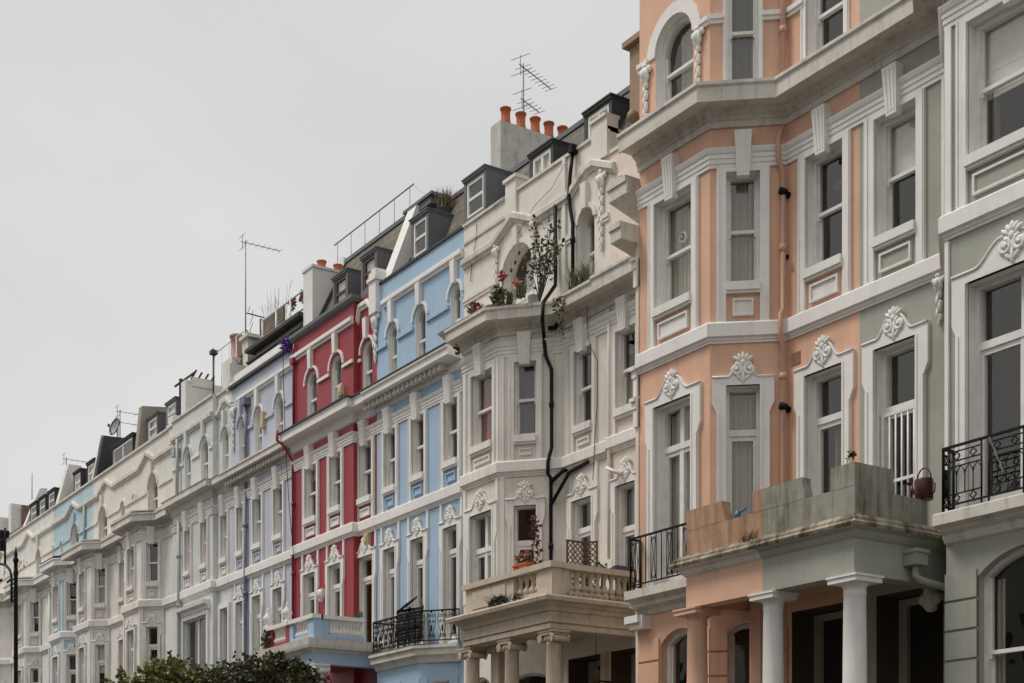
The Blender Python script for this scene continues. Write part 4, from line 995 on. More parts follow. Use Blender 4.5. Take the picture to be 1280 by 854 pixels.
x = XP(672, -.55); t = thing('climbing_shrub', 'straggly shrub with pale gaps climbing beside the black downpipe of the cream house', 'shrub', (x, -.5, zr)); mb = MB()
tips = []
for k in range(12):
    a = random.uniform(-.75, .6); hh = random.uniform(.7, 1.55); p = [(x, -.5, zr), (x+a*.35, -.45, zr+hh*.5), (x+a*.75, -.4+random.uniform(-.1, .1), zr+hh)]; mb.tube(p, .014, 5, .005); tips += [p[2], tuple((Vector(p[1])+Vector(p[2]))/2), p[1]]
mb.build('branches', BARK, t); mb = MB()
for p in tips: leaves(mb, p, .17, .13, .15, 12, .075)
mb.build('leaves', LEAF2, t)
x, y, z = XP(667, -.3), -.3, zr; mb = MB(); mb.lathe((x, y, z), [(.09, 0), (.11, .3), (.12, .3), (.1, .28)], 14); solo(mb.build('planter', plain('grey_green_planter', (.3, .35, .31))), 'grey green planter behind the straggly shrub on the cream bay roof', 'planter')
x = XP(727, -.25); mb = MB(); blades(mb, (x, -.28, 11.92), .3, .08, 150, .38, .35, .011); solo(mb.build('grass_tuft', LEAF3), 'green grass tuft on the cornice below the narrow arched cream window', 'grass')
x, y = XP(697, -.95), -.55; mb = MB(); leaves(mb, (XP(699, -.5), -.5, 11.62), .14, .1, .2, 90, .06); leaves(mb, (XP(703, -.3), -.3, 11.3), .08, .06, .25, 50, .05); solo(mb.build('creeper', LEAF2), 'dark thin creeper hanging at the corner of the cream cornice', 'creeper')
x, y, z = XP(566, -.9), -.7, ZP(566, 440, -.7)
mb = MB(); leaves(mb, (x, y, z), .22, .08, .12, 130, .07); mb.tube([(x-.2, y, z), (x+.25, y, z+.12)], .012, 5); solo(mb.build('trailing_plant', leafmat('dry_red_leaves', (.05, .02, .015), (.14, .06, .05))), 'dry dark red trailing plant under the left end of the cream cornice', 'plant')

# ---- pale house (one window wide)
H = House('narrow pinkish cream house one window wide between the cream house and the coral bay', -20.97, -18.95, PALE, TRIM, zmax=14.2)
p1 = H.seg((-20.97, 0), (-18.952, 0), 0, 14.2)
STP = (8.82, 9.03)
std_w2(H, p1, p1.S(771), p1.S(796.5), (9.46, 10.89), STP, (11.0, 11.27), (10.84, 11.42), TRIM, near=True)
f = MB(); x = XP(790.5, .2); f.tube([(x, .17, 10.55), (x, .235, 10.55)], .075, 14); H.part('vent', f, plain('brown_vent', (.12, .05, .03)))
std_w1(H, p1, p1.S(772), p1.S(797), 5.95, 8.09, TRIM, 7.3, cs=.85, near=True, cur=(0, 1, 6, 8, plain('green_net_curtain', (.2, .23, .19), .9)))
PLN = [(-20.97, 0), (-18.96, 0)]
mb = MB(); mb.moulding(PLN, string_prof(*STP)); H.part('string_course', mb, TRIM)
mb = MB(); mb.moulding(PLN, ent_prof(11.0, 11.27)); H.part('entablature', mb, TRIM)
mb = MB(); mb.moulding(PLN, cornice_prof(11.42, 11.62, 11.9, .42)); H.part('cornice', mb, TRIMOLD)
mb = MB(); mb.box(-19.03, -18.955, -.93, 0, 0, 12.0); H.part('party_pilaster', mb, PALE)
for z in (11.25, 9.42, 8.9):
    mb = MB(); mb.box(-19.07, -18.955, -.99, -.9, z, z+.12); mb.box(-19.09, -18.955, -1.03, -.9, z+.12, z+.18); mb.box(-19.05, -18.955, -.97, -.9, z-.3, z); H.part('pilaster_bracket', mb, TRIM)
for z0, z1, o, X0, mt in ((11.68, 11.97, .4, -19.24, TRIMOLD), (12.47, 12.76, .28, -19.45, TRIMOLD)):
    mb = MB(); mb.prism([(X0, -.9-o, z0), (-18.957, -.9-o, z0), (-18.957, 0, z0), (X0-.45, 0, z0)], (0, 0, z1-z0-.1)); mb.prism([(X0-.03, -.93-o, z1-.1), (-18.957, -.93-o, z1-.1), (-18.957, 0, z1-.1), (X0-.48, 0, z1-.1)], (0, 0, .1)); H.part('cornice', mb, mt)
cable([(761, 392), (761, 470), (760, 560), (761, 640)], p=-.04, HH=H); 
pipe(H, [(XP(761.5, -.05), -.05, ZP(761.5, v)) for v in (388, 450, 520, 590, 700)], .035, PALE)
pipe(H, [(XP(778, -.05), 0, ZP(778, 590)), (XP(776, -.12), -.14, ZP(776, 592, -.14)), (XP(759, -.2), -.22, ZP(757, 586, -.2))], .035, TRIM, 'overflow_pipe')
mb = MB(); mb.box(-20.97, -18.96, -.03, .3, 14.2, 14.27); H.part('parapet_coping', mb, TRIMOLD)
drop(H, p1, p1.S(778)-.0, 13.6, .1, TRIM)
H.finish()
mansard(H, -20.97, -18.95, SLATE, z0=14.1, z1=15.98, y0=.3, y1=1.0)
mb = MB(); mb.box(-20.4, -18.955, .02, 2.4, 14.2, 15.9); mb.box(-20.5, -18.955, -.08, 2.5, 15.9, 16.0); H.part('party_parapet', mb, TAN)
mb = MB(); x = -20.2; mb.lathe((XP(791, -.1), -.1, 14.27), [(.03, 0), (.03, .15), (.12, .2), (.1, .32), (.02, .4)], 12); H.part('roof_vent', mb, plain('vent_clay', (.25, .18, .12)))
mb = MB()
for k in range(30):
    x = -21.1+k*.07; 
    if -20.0 < x < -19.4: continue
    mb.tube([(x, .05, 14.26), (x+random.uniform(-.04, .04), .05-random.uniform(0, .05), 14.5)], .006, 4)
solo(mb.build('bird_spikes', FRAME), 'row of thin pale bird spikes on the parapet beside the brown wall', 'bird spikes')

# ---- cream portico
PY2, QX0, QX1 = -2.0, XP(580, -2.0), XP(687.3, -2.0)
zR = ZP(687.3, 701, PY2); zS = ZP(686, 746, PY2); zE = ZP(687, 786, PY2)
r = MB(); t = .3
r.box(QX0, QX1, PY2, PY2+t, zE, zS-.22); r.box(QX1-t, QX1, PY2+t, -.02, zE, zS-.22); r.box(QX0, QX0+t, PY2+t, -.9, zE, zS-.22); r.box(QX0+t, QX1-t, PY2+t, -.02, zE+.2, zS-.24)
for z, o in ((zE, .02), (zE+.11, .035)): r.box(QX0-o, QX1+o, PY2-o, PY2, z+.01, z+.09); r.box(QX1, QX1+o, PY2, -.02, z+.01, z+.09)
po = r.build('portico', STONE, CREAMH.root)
mb = MB(); mb.moulding([(QX0, -.95), (QX0, PY2), (QX1, PY2), (QX1, -.02)], [(0, zS-.24), (.04, zS-.23), (.06, zS-.17), (.12, zS-.14), (.13, zS-.11), (.24, zS-.09), (.26, zS-.03), (.24, zS+.0), (0, zS+.04)]); mb.face([(QX0, PY2, zS+.03), (QX1, PY2, zS+.03), (QX1, 0, zS+.03), (QX0, 0, zS+.03)]); mb.build('cornice', STONE, po)
gf = Seg((QX0, PY2+.04), (QX1, PY2+.04)); gs = Seg((QX1-.04, PY2), (QX1-.04, -.05))
bl = MB(); w = .2; sb = lambda g, a, b, z0, z1, e=0: bl.sbox(g, a, b, -w+e, -e, z0, z1)
s1_, s2_ = gf.S(642), gf.S(671.5)
sb(gf, 0, s1_, zS+.03, zR-.1); sb(gf, s1_, s2_, zS+.03, zS+.14); sb(gf, s2_, gf.L, zS+.03, zR-.1); sb(gs, .2, gs.S(712), zS+.03, zR-.1, .004); sb(gs, gs.S(712), gs.L, zS+.03, zS+.14)
bl.sbox(gf, -.05, gf.L+.06, -w-.03, .06, zR-.1, zR); bl.sbox(gs, .22, gs.L, -w-.03, .06, zR-.1, zR-.003)
bl.sbox(gf, .25, s1_-.25, .0, .02, zS+.12, zR-.17)
balusters(bl, gf, s1_, s2_, -w/2, zS+.14, zR-.1, 4); balusters(bl, gs, gs.S(712), gs.L-.02, -w/2, zS+.14, zR-.1, 10)
bl.build('balustrade', STONE, po)
for u in (591, 640, 692):
    x = XP(u, PY2+.2); column(CREAMH, po, x, PY2+.2, .2, zE, .15 if u > 600 else .15, STONE, 'ionic')
mb = MB(); x = XP(624, PY2+.5); mb.box(x-.13, x+.13, PY2+.4, PY2+.66, .2, zE-.12); mb.box(x-.2, x+.2, PY2+.34, PY2+.72, zE-.12, zE-.004); mb.build('pier', STONE, po)
window(CREAMH, c1, .3, c1.L-.3, 1.5, 4.9, rise=.2, transom=3.2, rev=0); window(CREAMH, c2, .25, c2.L-.2, 1.5, 4.9, rise=.15, transom=3.2, rev=0)
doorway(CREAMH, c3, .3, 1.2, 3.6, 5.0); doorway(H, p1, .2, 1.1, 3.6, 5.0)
mb = MB(); mb.sbox(c3, c3.L-.12, c3.L, -.01, .12, .2, 5.1); mb.build('pier', STONE, CREAMH.root)
x = XP(745, -.9); mb = MB(); mb.tube([(x, -.9, 5.3), (x, -.9, 4.75)], .008, 5); t = thing('porch_lantern', 'dim lantern hanging in the dark cream porch', 'lantern', (x, -.9, 4.4)); mb.build('chain', IRON, t)
mb = MB(); mb.lathe((x, -.9, 4.4), [(.04, 0), (.07, .05), (.085, .22), (.04, .27), (.02, .3)], 8); mb.build('lantern_body', plain('lantern_brass', (.06, .04, .02), .6, .3), t)
x, y, z = XP(742, -.4), -.4, ZP(742, 845.5, -.4); m, n_, b__ = nodes('warm_bulb'); b__.inputs['Emission Color'].default_value = (1, .62, .32, 1); b__.inputs['Emission Strength'].default_value = 3; b__.inputs['Base Color'].default_value = (.9, .7, .5, 1)
t = thing('wall_light', 'small lit warm wall lamp beside the door in the cream porch', 'lamp', (x, y, z)); mb = MB(); mb.ell((x, y, z), .028, .04); mb.build('bulb', m, t); mb = MB(); mb.tube([(x, y, z-.04), (x, y+.2, z-.08), (x, -.01, z-.08)], .015, 6); mb.lathe((x, y, z-.07), [(.02, 0), (.04, .03), (.045, .04)], 10); mb.build('arm', IRON, t)
# things on the cream balcony
zb = zS+.04
x, y = XP(658, -1.75), -1.82; t = plant('flower_trough', 'terracotta trough of rusty and green flowers on the cream balustrade', (x, y, zR), .22, .1, .13, 150, .07, LEAF3, cat='planter')
mb = MB(); mb.box(x-.2, x+.2, y-.08, y+.08, zR-.0, zR+.13); mb.box(x-.215, x+.215, y-.095, y+.095, zR+.10, zR+.135); mb.build('trough', POT, t); mb = MB(); leaves(mb, (x-.03, y, zR+.26), .2, .1, .1, 70, .06); mb.build('flowers', LEAF5, t)
x, y = XP(668, -1.2), -1.25; t = thing('red_leaf_climber', 'tall thin wine red plant in front of the cream bay window', 'plant', (x, y, zb)); mb = MB(); pts = [(x-.15, y, zb), (x-.1, y, zR+.2), (x+.02, y, zR+.55), (x+.1, y+.02, zR+.95), (x+.13, y, zR+1.1)]; mb.tube(pts, .012, 5, .005); pt2 = [(x+.1, y, zb), (x+.2, y-.05, zR+.3), (x+.28, y-.05, zR+.5)]; mb.tube(pt2, .008, 5); mb.build('stem', BARK, t)
mb = MB(); leaves(mb, (x+.09, y, zR+.85), .09, .07, .3, 80, .085); leaves(mb, (x-.02, y, zR+.35), .06, .05, .3, 40, .06)
for k in range(5): leaves(mb, (x+.26+random.uniform(-.06, .06), y-.05, zR+.12+.1*k), .06, .04, .04, 8, .08)
mb.build('leaves', LEAF4, t)
# trellis: two hinged lattice panels
ya, yb_, yc = -1.25, -.85, -.72; xa, xb, xc = XP(708, ya), XP(731, yb_), XP(747, yc); za, zt_ = zb+.0, ZP(720, 672, -1.2)
t = thing('trellis_screen', 'brown wooden lattice trellis screen standing on the cream balcony', 'trellis', (xb, yb_, za))
for (A, B, dz) in (((xa, ya), (xb, yb_), 0), ((xb+.01, yb_), (xc, yc), -.0)):
    g = Seg(A, B); mb = MB()
    for s0, s1, z0, z1 in ((0, .03, za, zt_), (g.L-.03, g.L, za, zt_), (0, g.L, zt_-.03, zt_), (0, g.L, za+.2, za+.23)): mb.sbox(g, s0, s1, -.012, .012, z0, z1)
    HH = zt_-za-.2; st = .105
    k = -int(HH/st)-1
    while k*st < g.L+HH:
        for sg in (1, -1):
            o = .006*sg
            s_a, s_b = k*st, k*st+HH
            lo, hi = max(0, s_a), min(g.L, s_b)
            if hi-lo > .02:
                f = lambda s: (za+.2+(s-s_a)) if sg > 0 else (zt_-(s-s_a))
                mb.tube([g.pt(lo, o, f(lo)), g.pt(hi, o, f(hi))], .011, 4)
        k += 1
    mb.build('lattice_panel', DWOOD, t)
x = QX1-.3; y = YX(785, x); plant('potted_plant', 'green plant in a dark tub at the right end of the cream balcony', (x, y, zb+.25), .2, .12, .1, 130, .08, LEAF2, pot=plain('dark_tub', (.02, .02, .022)), potr=.15)
mb = MB(); x = QX1-.14; y = YX(775, x); mb.box(x-.08, x+.08, y-.16, y+.16, zR-.0, zR+.07); mb.box(x-.06, x+.06, y-.12, y+.12, zR+.07, zR+.1); solo(mb.build('folded_bag', plain('purple_cloth', (.08, .05, .12))), 'dark purple bundle lying on the cream balustrade near the coral railing', 'bundle')
mb = MB(); x = XP(752, -.7); leaves(mb, (x, -.7, zR+.05), .12, .08, .1, 60, .07); mb.tube([(x, -.7, zb), (x, -.7, zR+.05)], .015, 5); solo(mb.build('small_plant', LEAF2), 'small dark plant just right of the brown trellis', 'plant')
for k, (u, lab) in enumerate(((739, 'pale blue crate stored behind the cream balusters, left one'), (748, 'deep blue crate stored behind the cream balusters, right one'))):
    x = QX1-.45+.0*k; y = YX(u, x); mb = MB(); mb.box(x-.1, x+.1, y-.1, y+.1, zb, zb+.3); mb.box(x-.11, x+.11, y-.11, y+.11, zb+.26, zb+.31); solo(mb.build('crate', plain('blue_crate_%s' % 'ab'[k], (.16, .26, .4) if k == 0 else (.03, .08, .2))), lab, 'crate')
mb = MB(); x = XP(621, PY2-.2); blades(mb, (x, PY2-.16, zS+.02), .28, .05, 140, .2, .6, .009); leaves(mb, (x, PY2-.16, zS+.08), .3, .07, .1, 260, .06); solo(mb.build('weed_clump', leafmat('dark_weeds', (.03, .026, .015), (.09, .08, .05))), 'dark weed clump growing on the left ledge of the cream portico', 'weeds')
mb = MB(); blades(mb, (QX1+.16, -1.0, zS+.02), .04, .8, 160, .07, .6, .006); solo(mb.build('moss_fringe', GRASSD), 'thin dry moss fringe along the side ledge of the cream portico', 'moss')
mb = MB(); x = XP(649, PY2-.02); leaves(mb, (x, PY2-.05, zS+.12), .14, .05, .07, 70, .05); solo(mb.build('weed_sprig', LEAF2), 'small dark weed sprig at the foot of the cream balusters', 'weeds')
x0_ = XP(694, -1.2); mb = MB()
for k in range(2): mb.tube([(x0_+k*.14+.05+x, -1.2, zR+.08+z) for x, z in scroll_pts(0, 0, 0, .07, 1.6, (-1)**k, 0, 16)], .013, 5)
mb.tube([(x0_-.2, -1.2, zR+.0), (x0_+.3, -1.2, zR+.03)], .013, 5); mb.tube([(x0_, -1.2, zb), (x0_, -1.2, zR+.1)], .012, 5); solo(mb.build('iron_scroll_stand', IRON), 'curled black iron plant stand behind the corner of the cream balustrade', 'plant stand')
aerial('tv_aerial', 'tall dark television aerial standing behind the big chimney with five pots', (XP(651, 1.8), 1.9, 16.6), ZP(648, 84, 1.9)-16.6, R(112), boom=1.15, n=9, z2=ZP(650, 131, 1.9), lean=-.06, boom2=.6)
# ================================================================== the four flat fronted houses: blue, red, lilac, pale grey
SW2 = (9.85, 11.17); SST = (9.08, 9.31); SEN = (11.23, 11.47); SKY = (11.08, 11.66); SW1 = (5.95, 8.44)
def arched_w3(H, g, a, b, trim, zs=13.2, zt=13.55, ztop=14.1, zb=12.15):
    h_ = (b-a)/2; rise = min(h_, zt-zs); wd = window(H, g, a, b, zb, zt, rise=rise, transom=12.86, near=False)
    arch_hood(H, wd, g, a, b, zt-rise, rise, trim, ztop, w=.06, out=.045, gap=.09); return wd
def bands(H, g, spans, z, trim, name='hood_band'):
    for a, b in spans:
        if b-a < .04: continue
        mb = MB(); mb.sbox(g, a, b, -.01, .05, z-.05, z+.03); H.part(name, mb, trim)

# ---- blue
H = House('sky blue house with modillion cornice and black iron balcony', -29.95, -26.05, BLUE, TRIM, zmax=14.68)
g = H.seg((-29.95, 0), (-26.05, 0), 0, 14.68)
win = [(481.3, 496), (515.3, 531.7), (556, 573.8)]
for k, (ua, ub) in enumerate(win):
    a, b = g.S(ua), g.S(ub)
    std_w2(H, g, a, b, SW2, SST, SEN, SKY, TRIM, side=.12, panelm=BLUE)
    std_w1(H, g, a, b, SW1[0], SW1[1], TRIM, 7.93, cs=.82, side=.16)
    strips(H, g, [a-.13, b+.13], 8.55, SST[0]-.06, TRIM, .08)
for ua, ub in ((486, 496), (519.6, 531.8), (563.8, 575.3)): arched_w3(H, g, g.S(ua), g.S(ub), TRIM)
bands(H, g, [(0, g.S(484.5)), (g.S(497.5), g.S(517.5)), (g.S(534), g.S(562)), (g.S(577), g.L)], 13.2, BLUE)
gable_string(H, (-29.6, -26.06, 0), (14.12, 14.26), mat=TRIM)
ln = [(-29.94, 0), (-26.06, 0)]
for nm, pf, m in (('string_course', string_prof(*SST), TRIM), ('entablature', ent_prof(*SEN), TRIM)):
    mb = MB(); mb.moulding(ln, pf); H.part(nm, mb, m)
mb = MB(); mb.moulding(ln, [(0, 11.72), (.04, 11.73), (.06, 11.78), (.06, 11.92), (.36, 11.95), (.36, 11.93), (.40, 11.95), (.40, 12.08), (.44, 12.1), (.44, 12.15), (0, 12.2)]); H.part('cornice', mb, TRIM)
modillions(H, g, g.S(466), g.L-.35, 11.79, 11.93, .26, TRIMOLD, .2, .1)
mb = MB(); mb.box(-29.94, -26.06, -.46, .0, 12.155, 12.18); H.part('gutter', mb, LEADD)
mb = MB(); mb.box(-29.95, -26.06, -.04, .3, 14.68, 14.74); H.part('parapet_coping', mb, LEADD)
g_blue = g
# ground floor bay with the balcony on top
k0, k1 = XP(525, -.55), XP(573, 0)
e1 = H.seg((-28.9, -.55), (k0, -.55), 0, 5.75); e2 = H.seg((k0, -.55), (k1, -.0), 0, 5.75)
a, b = e1.S(503), e1.S(519); window(H, e1, a, b, 1.4, 5.05, rise=.17, transom=3.2, near=False, rev=1)
a2, b2 = e2.S(540), e2.S(562.5); window(H, e2, a2, b2, 1.4, 5.12, rise=.0, transom=3.2, near=False, rev=1)
rustic(H, e1, [(0, a-.06), (b+.06, e1.L)], .3, 5.2, BLUE, step=.42, out=.03); rustic(H, e2, [(0, a2-.1), (b2+.1, e2.L)], .3, 5.2, BLUE, step=.42, out=.03)
bl_ = [(-28.9, -.55), (k0, -.55), (k1+.1, .0)]
mb = MB(); mb.moulding(bl_, [(0, 5.5), (.04, 5.52), (.08, 5.6), (.12, 5.64), (.18, 5.66), (.18, 5.78), (.23, 5.8), (.23, 5.86), (0, 5.9)]); mb.face([(-28.9, -.75, 5.89), (k0+.1, -.75, 5.89), (k1+.1, 0, 5.89), (-28.9, 0, 5.89)]); H.part('balcony_slab', mb, TRIMOLD)
railing(H, [(-28.78, -.1), (-28.78, -.72), (k0+.08, -.72), (k1+.22, -.12)], 5.89, 6.60, 'scroll')
H.finish()
mansard(H, -29.9, -26.5, SLATEB, z0=14.5, z1=16.55, y0=.26, y1=1.25)
d = dormer(H, -28.74, -28.13, .3, 15.0, 15.82, LEAD, over=.0); dormer_glass(d, -28.74, -28.13, .3, 15.0, 15.82)
party(H, -29.66, .42, [(0.06, 14.74), (.35, 14.74), (1.2, 16.7), (1.2, 16.85), (.78, 16.62)], TRIM, label='white sloping party wall')
mb = MB(); mb.box(-30.1, -28.9, .85, 1.5, 16.5, 16.66); mb.box(-30.15, -28.8, .8, 1.55, 16.66, 16.73); H.part('roof_kerb', mb, LEAD)
BLUEH = H
mb = MB(); blades(mb, (XP(557, 1.0), 1.0, ZP(557, 262, 1.0)), .2, .15, 150, .5, .25, .012); mb2 = mb
t = thing('roof_planter', 'dry grassy plant in a grey tub on the blue house roof', 'planter', (XP(556, 1.0), 1.0, ZP(556, 264, 1.0)-.25))
mb2.build('dry_grass', GRASSD, t); mb = MB(); x, y, z = t.location; mb.lathe((x, y, z), [(.18, 0), (.25, .25), (.27, .25), (.24, .27)], 14); mb.build('tub', LEAD, t)
# folded garden chairs and a table on the blue balcony
def folded_chair(x, y, z, yaw, tilt, lab):
    t = thing('folded_chair', lab, 'chair', (x, y, z), 'folded chairs on the blue balcony'); M = Matrix.Translation((x, y, z))@Matrix.Rotation(yaw, 4, 'Z')@Matrix.Rotation(tilt, 4, 'X')
    V = lambda *p: tuple(M@Vector(p))
    for sx in (-.2, .2):
        mb = MB(); mb.tube([V(sx, 0, 0), V(sx, .02, .45), V(sx, .03, .92)], .014, 6); mb.build('leg', IRON, t); mb = MB(); mb.tube([V(sx*.9, .08, 0), V(sx*.9, .07, .5)], .013, 6); mb.build('leg', IRON, t)
    mb = MB()
    for k in range(6): z0 = .45+.075*k; mb.hexa([V(-.2, .0, z0), V(.2, .0, z0), V(.2, .02, z0), V(-.2, .02, z0), V(-.2, .0, z0+.06), V(.2, .0, z0+.06), V(.2, .02, z0+.06), V(-.2, .02, z0+.06)])
    mb.build('backrest', IRON, t); mb = MB()
    for k in range(5): z0 = .1+.075*k; mb.hexa([V(-.18, .04, z0), V(.18, .04, z0), V(.18, .06, z0), V(-.18, .06, z0), V(-.18, .04, z0+.06), V(.18, .04, z0+.06), V(.18, .06, z0+.06), V(-.18, .06, z0+.06)])
    mb.build('seat', IRON, t)
folded_chair(XP(500, -.5), -.5, 5.92, R(8), R(-4), 'folded black slatted chair standing upright at the left on the blue balcony')
folded_chair(XP(514, -.5), -.5, 5.92, R(14), R(-9), 'folded black slatted chair leaning over at the right of the blue balcony stack')
x, y, z = XP(506, -.42), -.4, 5.92; t = thing('folded_table', 'black tabletop tilted up above the folded chairs on the blue balcony', 'table', (x, y, z))
M = Matrix.Translation((XP(509, -.4), -.4, ZP(509, 757, -.4)))@Matrix.Rotation(R(-18), 4, 'Y')@Matrix.Rotation(R(35), 4, 'X'); mb = MB(); c = [tuple(M@Vector(p)) for p in [(-.2, -.22, 0), (.2, -.22, 0), (.2, .22, 0), (-.2, .22, 0), (-.2, -.22, .03), (.2, -.22, .03), (.2, .22, .03), (-.2, .22, .03)]]; mb.hexa(c); mb.build('tabletop', IRON, t)
mb = MB(); mb.tube([(x-.1, y, z), (XP(509, -.4), -.4, ZP(509, 758, -.4))], .014, 6); mb.tube([(x+.2, y, z), (XP(509, -.4)+.1, -.4, ZP(509, 758, -.4))], .014, 6); mb.build('legs', IRON, t)

# ---- red
xs = XP(442, -.15)
H = House('crimson red house with white window surrounds', -34.25, -29.95, RED, TRIM, zmax=14.66)
gr = H.seg((-34.25, -.15), (xs, -.15), 0, 14.66); gq = H.seg((xs, -.15), (xs, 0), 0, 14.66); gs_ = H.seg((xs, 0), (-29.95, 0), 0, 14.66)
ln = [(-34.25, -.15), (xs, -.15), (xs, 0), (-29.96, 0)]
for g, wl in ((gr, [((382, 397), (381, 396), (384, 396)), ((413, 427.5), (412, 428), (414.6, 427))]), (gs_, [((449.5, 466), (448.4, 468), (453.6, 465.3))])):
    for w2, w1, w3 in wl:
        a, b = g.S(w2[0]), g.S(w2[1]); std_w2(H, g, a, b, SW2, SST, SEN, SKY, TRIM, panelm=TRIM, side=.12, blind=10.9 if g is gr else None)
        a, b = g.S(w1[0]), g.S(w1[1]); std_w1(H, g, a, b, SW1[0], 8.46, TRIM, 7.95, cs=.85, side=.15); strips(H, g, [a-.1, b+.1], 8.6, SST[0]-.06, TRIM, .08)
        arched_w3(H, g, g.S(w3[0]), g.S(w3[1]), TRIM)
bands(H, gr, [(gr.S(398), gr.S(412.5)), (gr.S(429), gr.L)], 13.2, TRIM); bands(H, gs_, [(0, gs_.S(452))], 13.2, TRIM)
for nm, pf, m in (('string_course', string_prof(*SST), TRIM), ('entablature', ent_prof(*SEN), TRIM)):
    mb = MB(); mb.moulding(ln, pf); H.part(nm, mb, m)
mb = MB(); mb.moulding(ln, [(0, 11.7), (.04, 11.72), (.1, 11.86), (.14, 11.92), (.34, 11.95), (.34, 11.93), (.38, 11.95), (.38, 12.1), (.4, 12.14), (0, 12.2)]); H.part('cornice', mb, TRIM)
mb = MB(); mb.moulding(ln, [(.0, 12.15), (.43, 12.15), (.43, 12.19), (0, 12.21)]); H.part('gutter', mb, LEADD)
gable_string(H, (-34.25, xs, -.15), (14.12, 14.26), mat=TRIM); gable_string(H, (xs, -29.97, 0), (14.12, 14.26), -30.55, .5, .28, TRIM, flat=.2)
mb = MB(); mb.moulding([(-34.25, -.15), (xs, -.15), (xs, 0)], [(0, 14.58), (.08, 14.6), (.12, 14.66), (.12, 14.74), (0, 14.78)]); H.part('parapet_coping', mb, LEAD)
mb = MB(); mb.box(-30.12, -29.78, -.13, .25, 14.05, 15.02); mb.box(-30.16, -29.74, -.17, .29, 14.8, 14.88); mb.box(-30.06, -29.84, -.1, .2, 15.02, 15.1); H.part('parapet_pier', mb, TRIM)
drop(H, gs_, gs_.L-.02, 14.0, 1.0, TRIM, w=1.4)
rp = [(XP(369.5, -.2), -.2)]
pipe(H, [(-34.16, -.2, 6.2), (-34.16, -.2, 11.5), (-34.16, -.5, 11.9), (-34.22, -.62, 12.0), (-34.22, -.62, 12.25)], .036, PIPER, collars=[(-34.16, -.2, 10.4), (-34.16, -.2, 8.6)])
pipe(H, [(-34.12, -.2, 12.25), (-34.12, -.2, 14.05), (-34.1, -.22, 14.3), (-34.06, -.2, 14.5)], .035, PIPER); mb = MB(); mb.box(-34.2, -34.02, -.28, -.15, 14.0, 14.15); H.part('rainwater_hopper', mb, PIPER)
mb = MB(); s = gr.S(404); z = ZP(404, 743, -.15); mb.prism([gr.pt(s-.14, .01, z+.12), gr.pt(s+.14, .01, z+.12), gr.pt(s+.12, .01, z-.05), gr.pt(s, .01, z-.2), gr.pt(s-.12, .01, z-.05)][::-1], (0, -.09, 0)); mb.ell(gr.pt(s, .1, z+.0), .1, .12, .06); H.part('wall_light', mb, FRAME)
mb = MB(); s = gs_.S(461.5); z = ZP(461.5, 674); mb.sbox(gs_, s-.1, s+.1, 0, .1, z-.13, z+.13); mb.sbox(gs_, s-.06, s+.06, .1, .13, z-.08, z+.08); H.part('alarm_box', mb, plain('cream_plastic', (.55, .47, .3)))
mb = MB(); s = gr.S(428.5); z = ZP(428.5, 489, -.15); mb.sbox(gr, s-.09, s+.09, 0, .1, z-.12, z+.12); mb.sbox(gr, s-.05, s+.05, .1, .12, z-.06, z+.05); H.part('alarm_box', mb, plain('cream_plastic_box', (.55, .47, .3)))
H.finish()
mansard(H, -34.3, -29.95, SLATEB, z0=14.45, z1=17.05, y0=.22, y1=1.4)
for (x0, x1) in ((-32.74, -32.1), (-31.2, -30.58)): d = dormer(H, x0, x1, .3, 15.05, 15.8, LEAD, over=.0, frame=plain('brown_frame_%d' % int(-x0), (.1, .07, .06))); dormer_glass(d, x0, x1, .3, 15.05, 15.8, True)
chimney(H, -34.86, -34.3, .42, 1.9, 14.7, 16.72, CHIMW, pots=2, ys=[.82, 1.3], potr=.125, poth=.28)
mb = MB(); mb.prism([(-34.8, -.05, 14.72), (-34.8, .55, 14.72), (-34.8, .55, 15.3), (-34.8, .3, 15.1), (-34.8, .12, 14.9)], (.46, 0, 0)); H.part('chimney_foot', mb, CHIMW)
party(H, -34.24, .07, [(.24, 14.75), (.36, 14.75), (1.5, 17.0), (1.5, 17.15), (1.38, 17.1)], LEADD, 'lead_flashing')
mb = MB(); mb.box(-35.6, -35.45, 1.9, 3.4, 16.5, 17.7)
for k in range(9): mb.box(-35.44, -35.42, 1.9, 3.4, 16.52+k*.13, 16.63+k*.13)
mb.build('roof_screen', FRAME, H.root)
# roof rail
rail_y = 2.0; x0, x1 = XP(419, rail_y), XP(516, rail_y); zt = 18.3
t = thing('roof_terrace_rail', 'thin grey metal guard rail along the red house roof', 'railing', ((x0+x1)/2, rail_y, 17.1))
mb = MB(); mb.tube([(x0-.05, rail_y, zt), (x1+.05, rail_y, zt)], .018, 6); mb.build('handrail', METAL, t)
for k in range(6):
    x = x0+.15+(x1-x0-.3)*k/5; mb = MB(); mb.tube([(x, rail_y, 17.0), (x, rail_y, zt)], .01, 5); mb.build('post', METAL, t)
mb = MB(); x = x0+.2; mb.tube([(x, rail_y, 17.9), (x+.5, rail_y, 17.05)], .008, 4); mb.tube([(x1, rail_y, zt), (x1+2.2, rail_y-.7, 16.9)], .006, 4); mb.build('stay_wire', METAL, t)
REDH = H

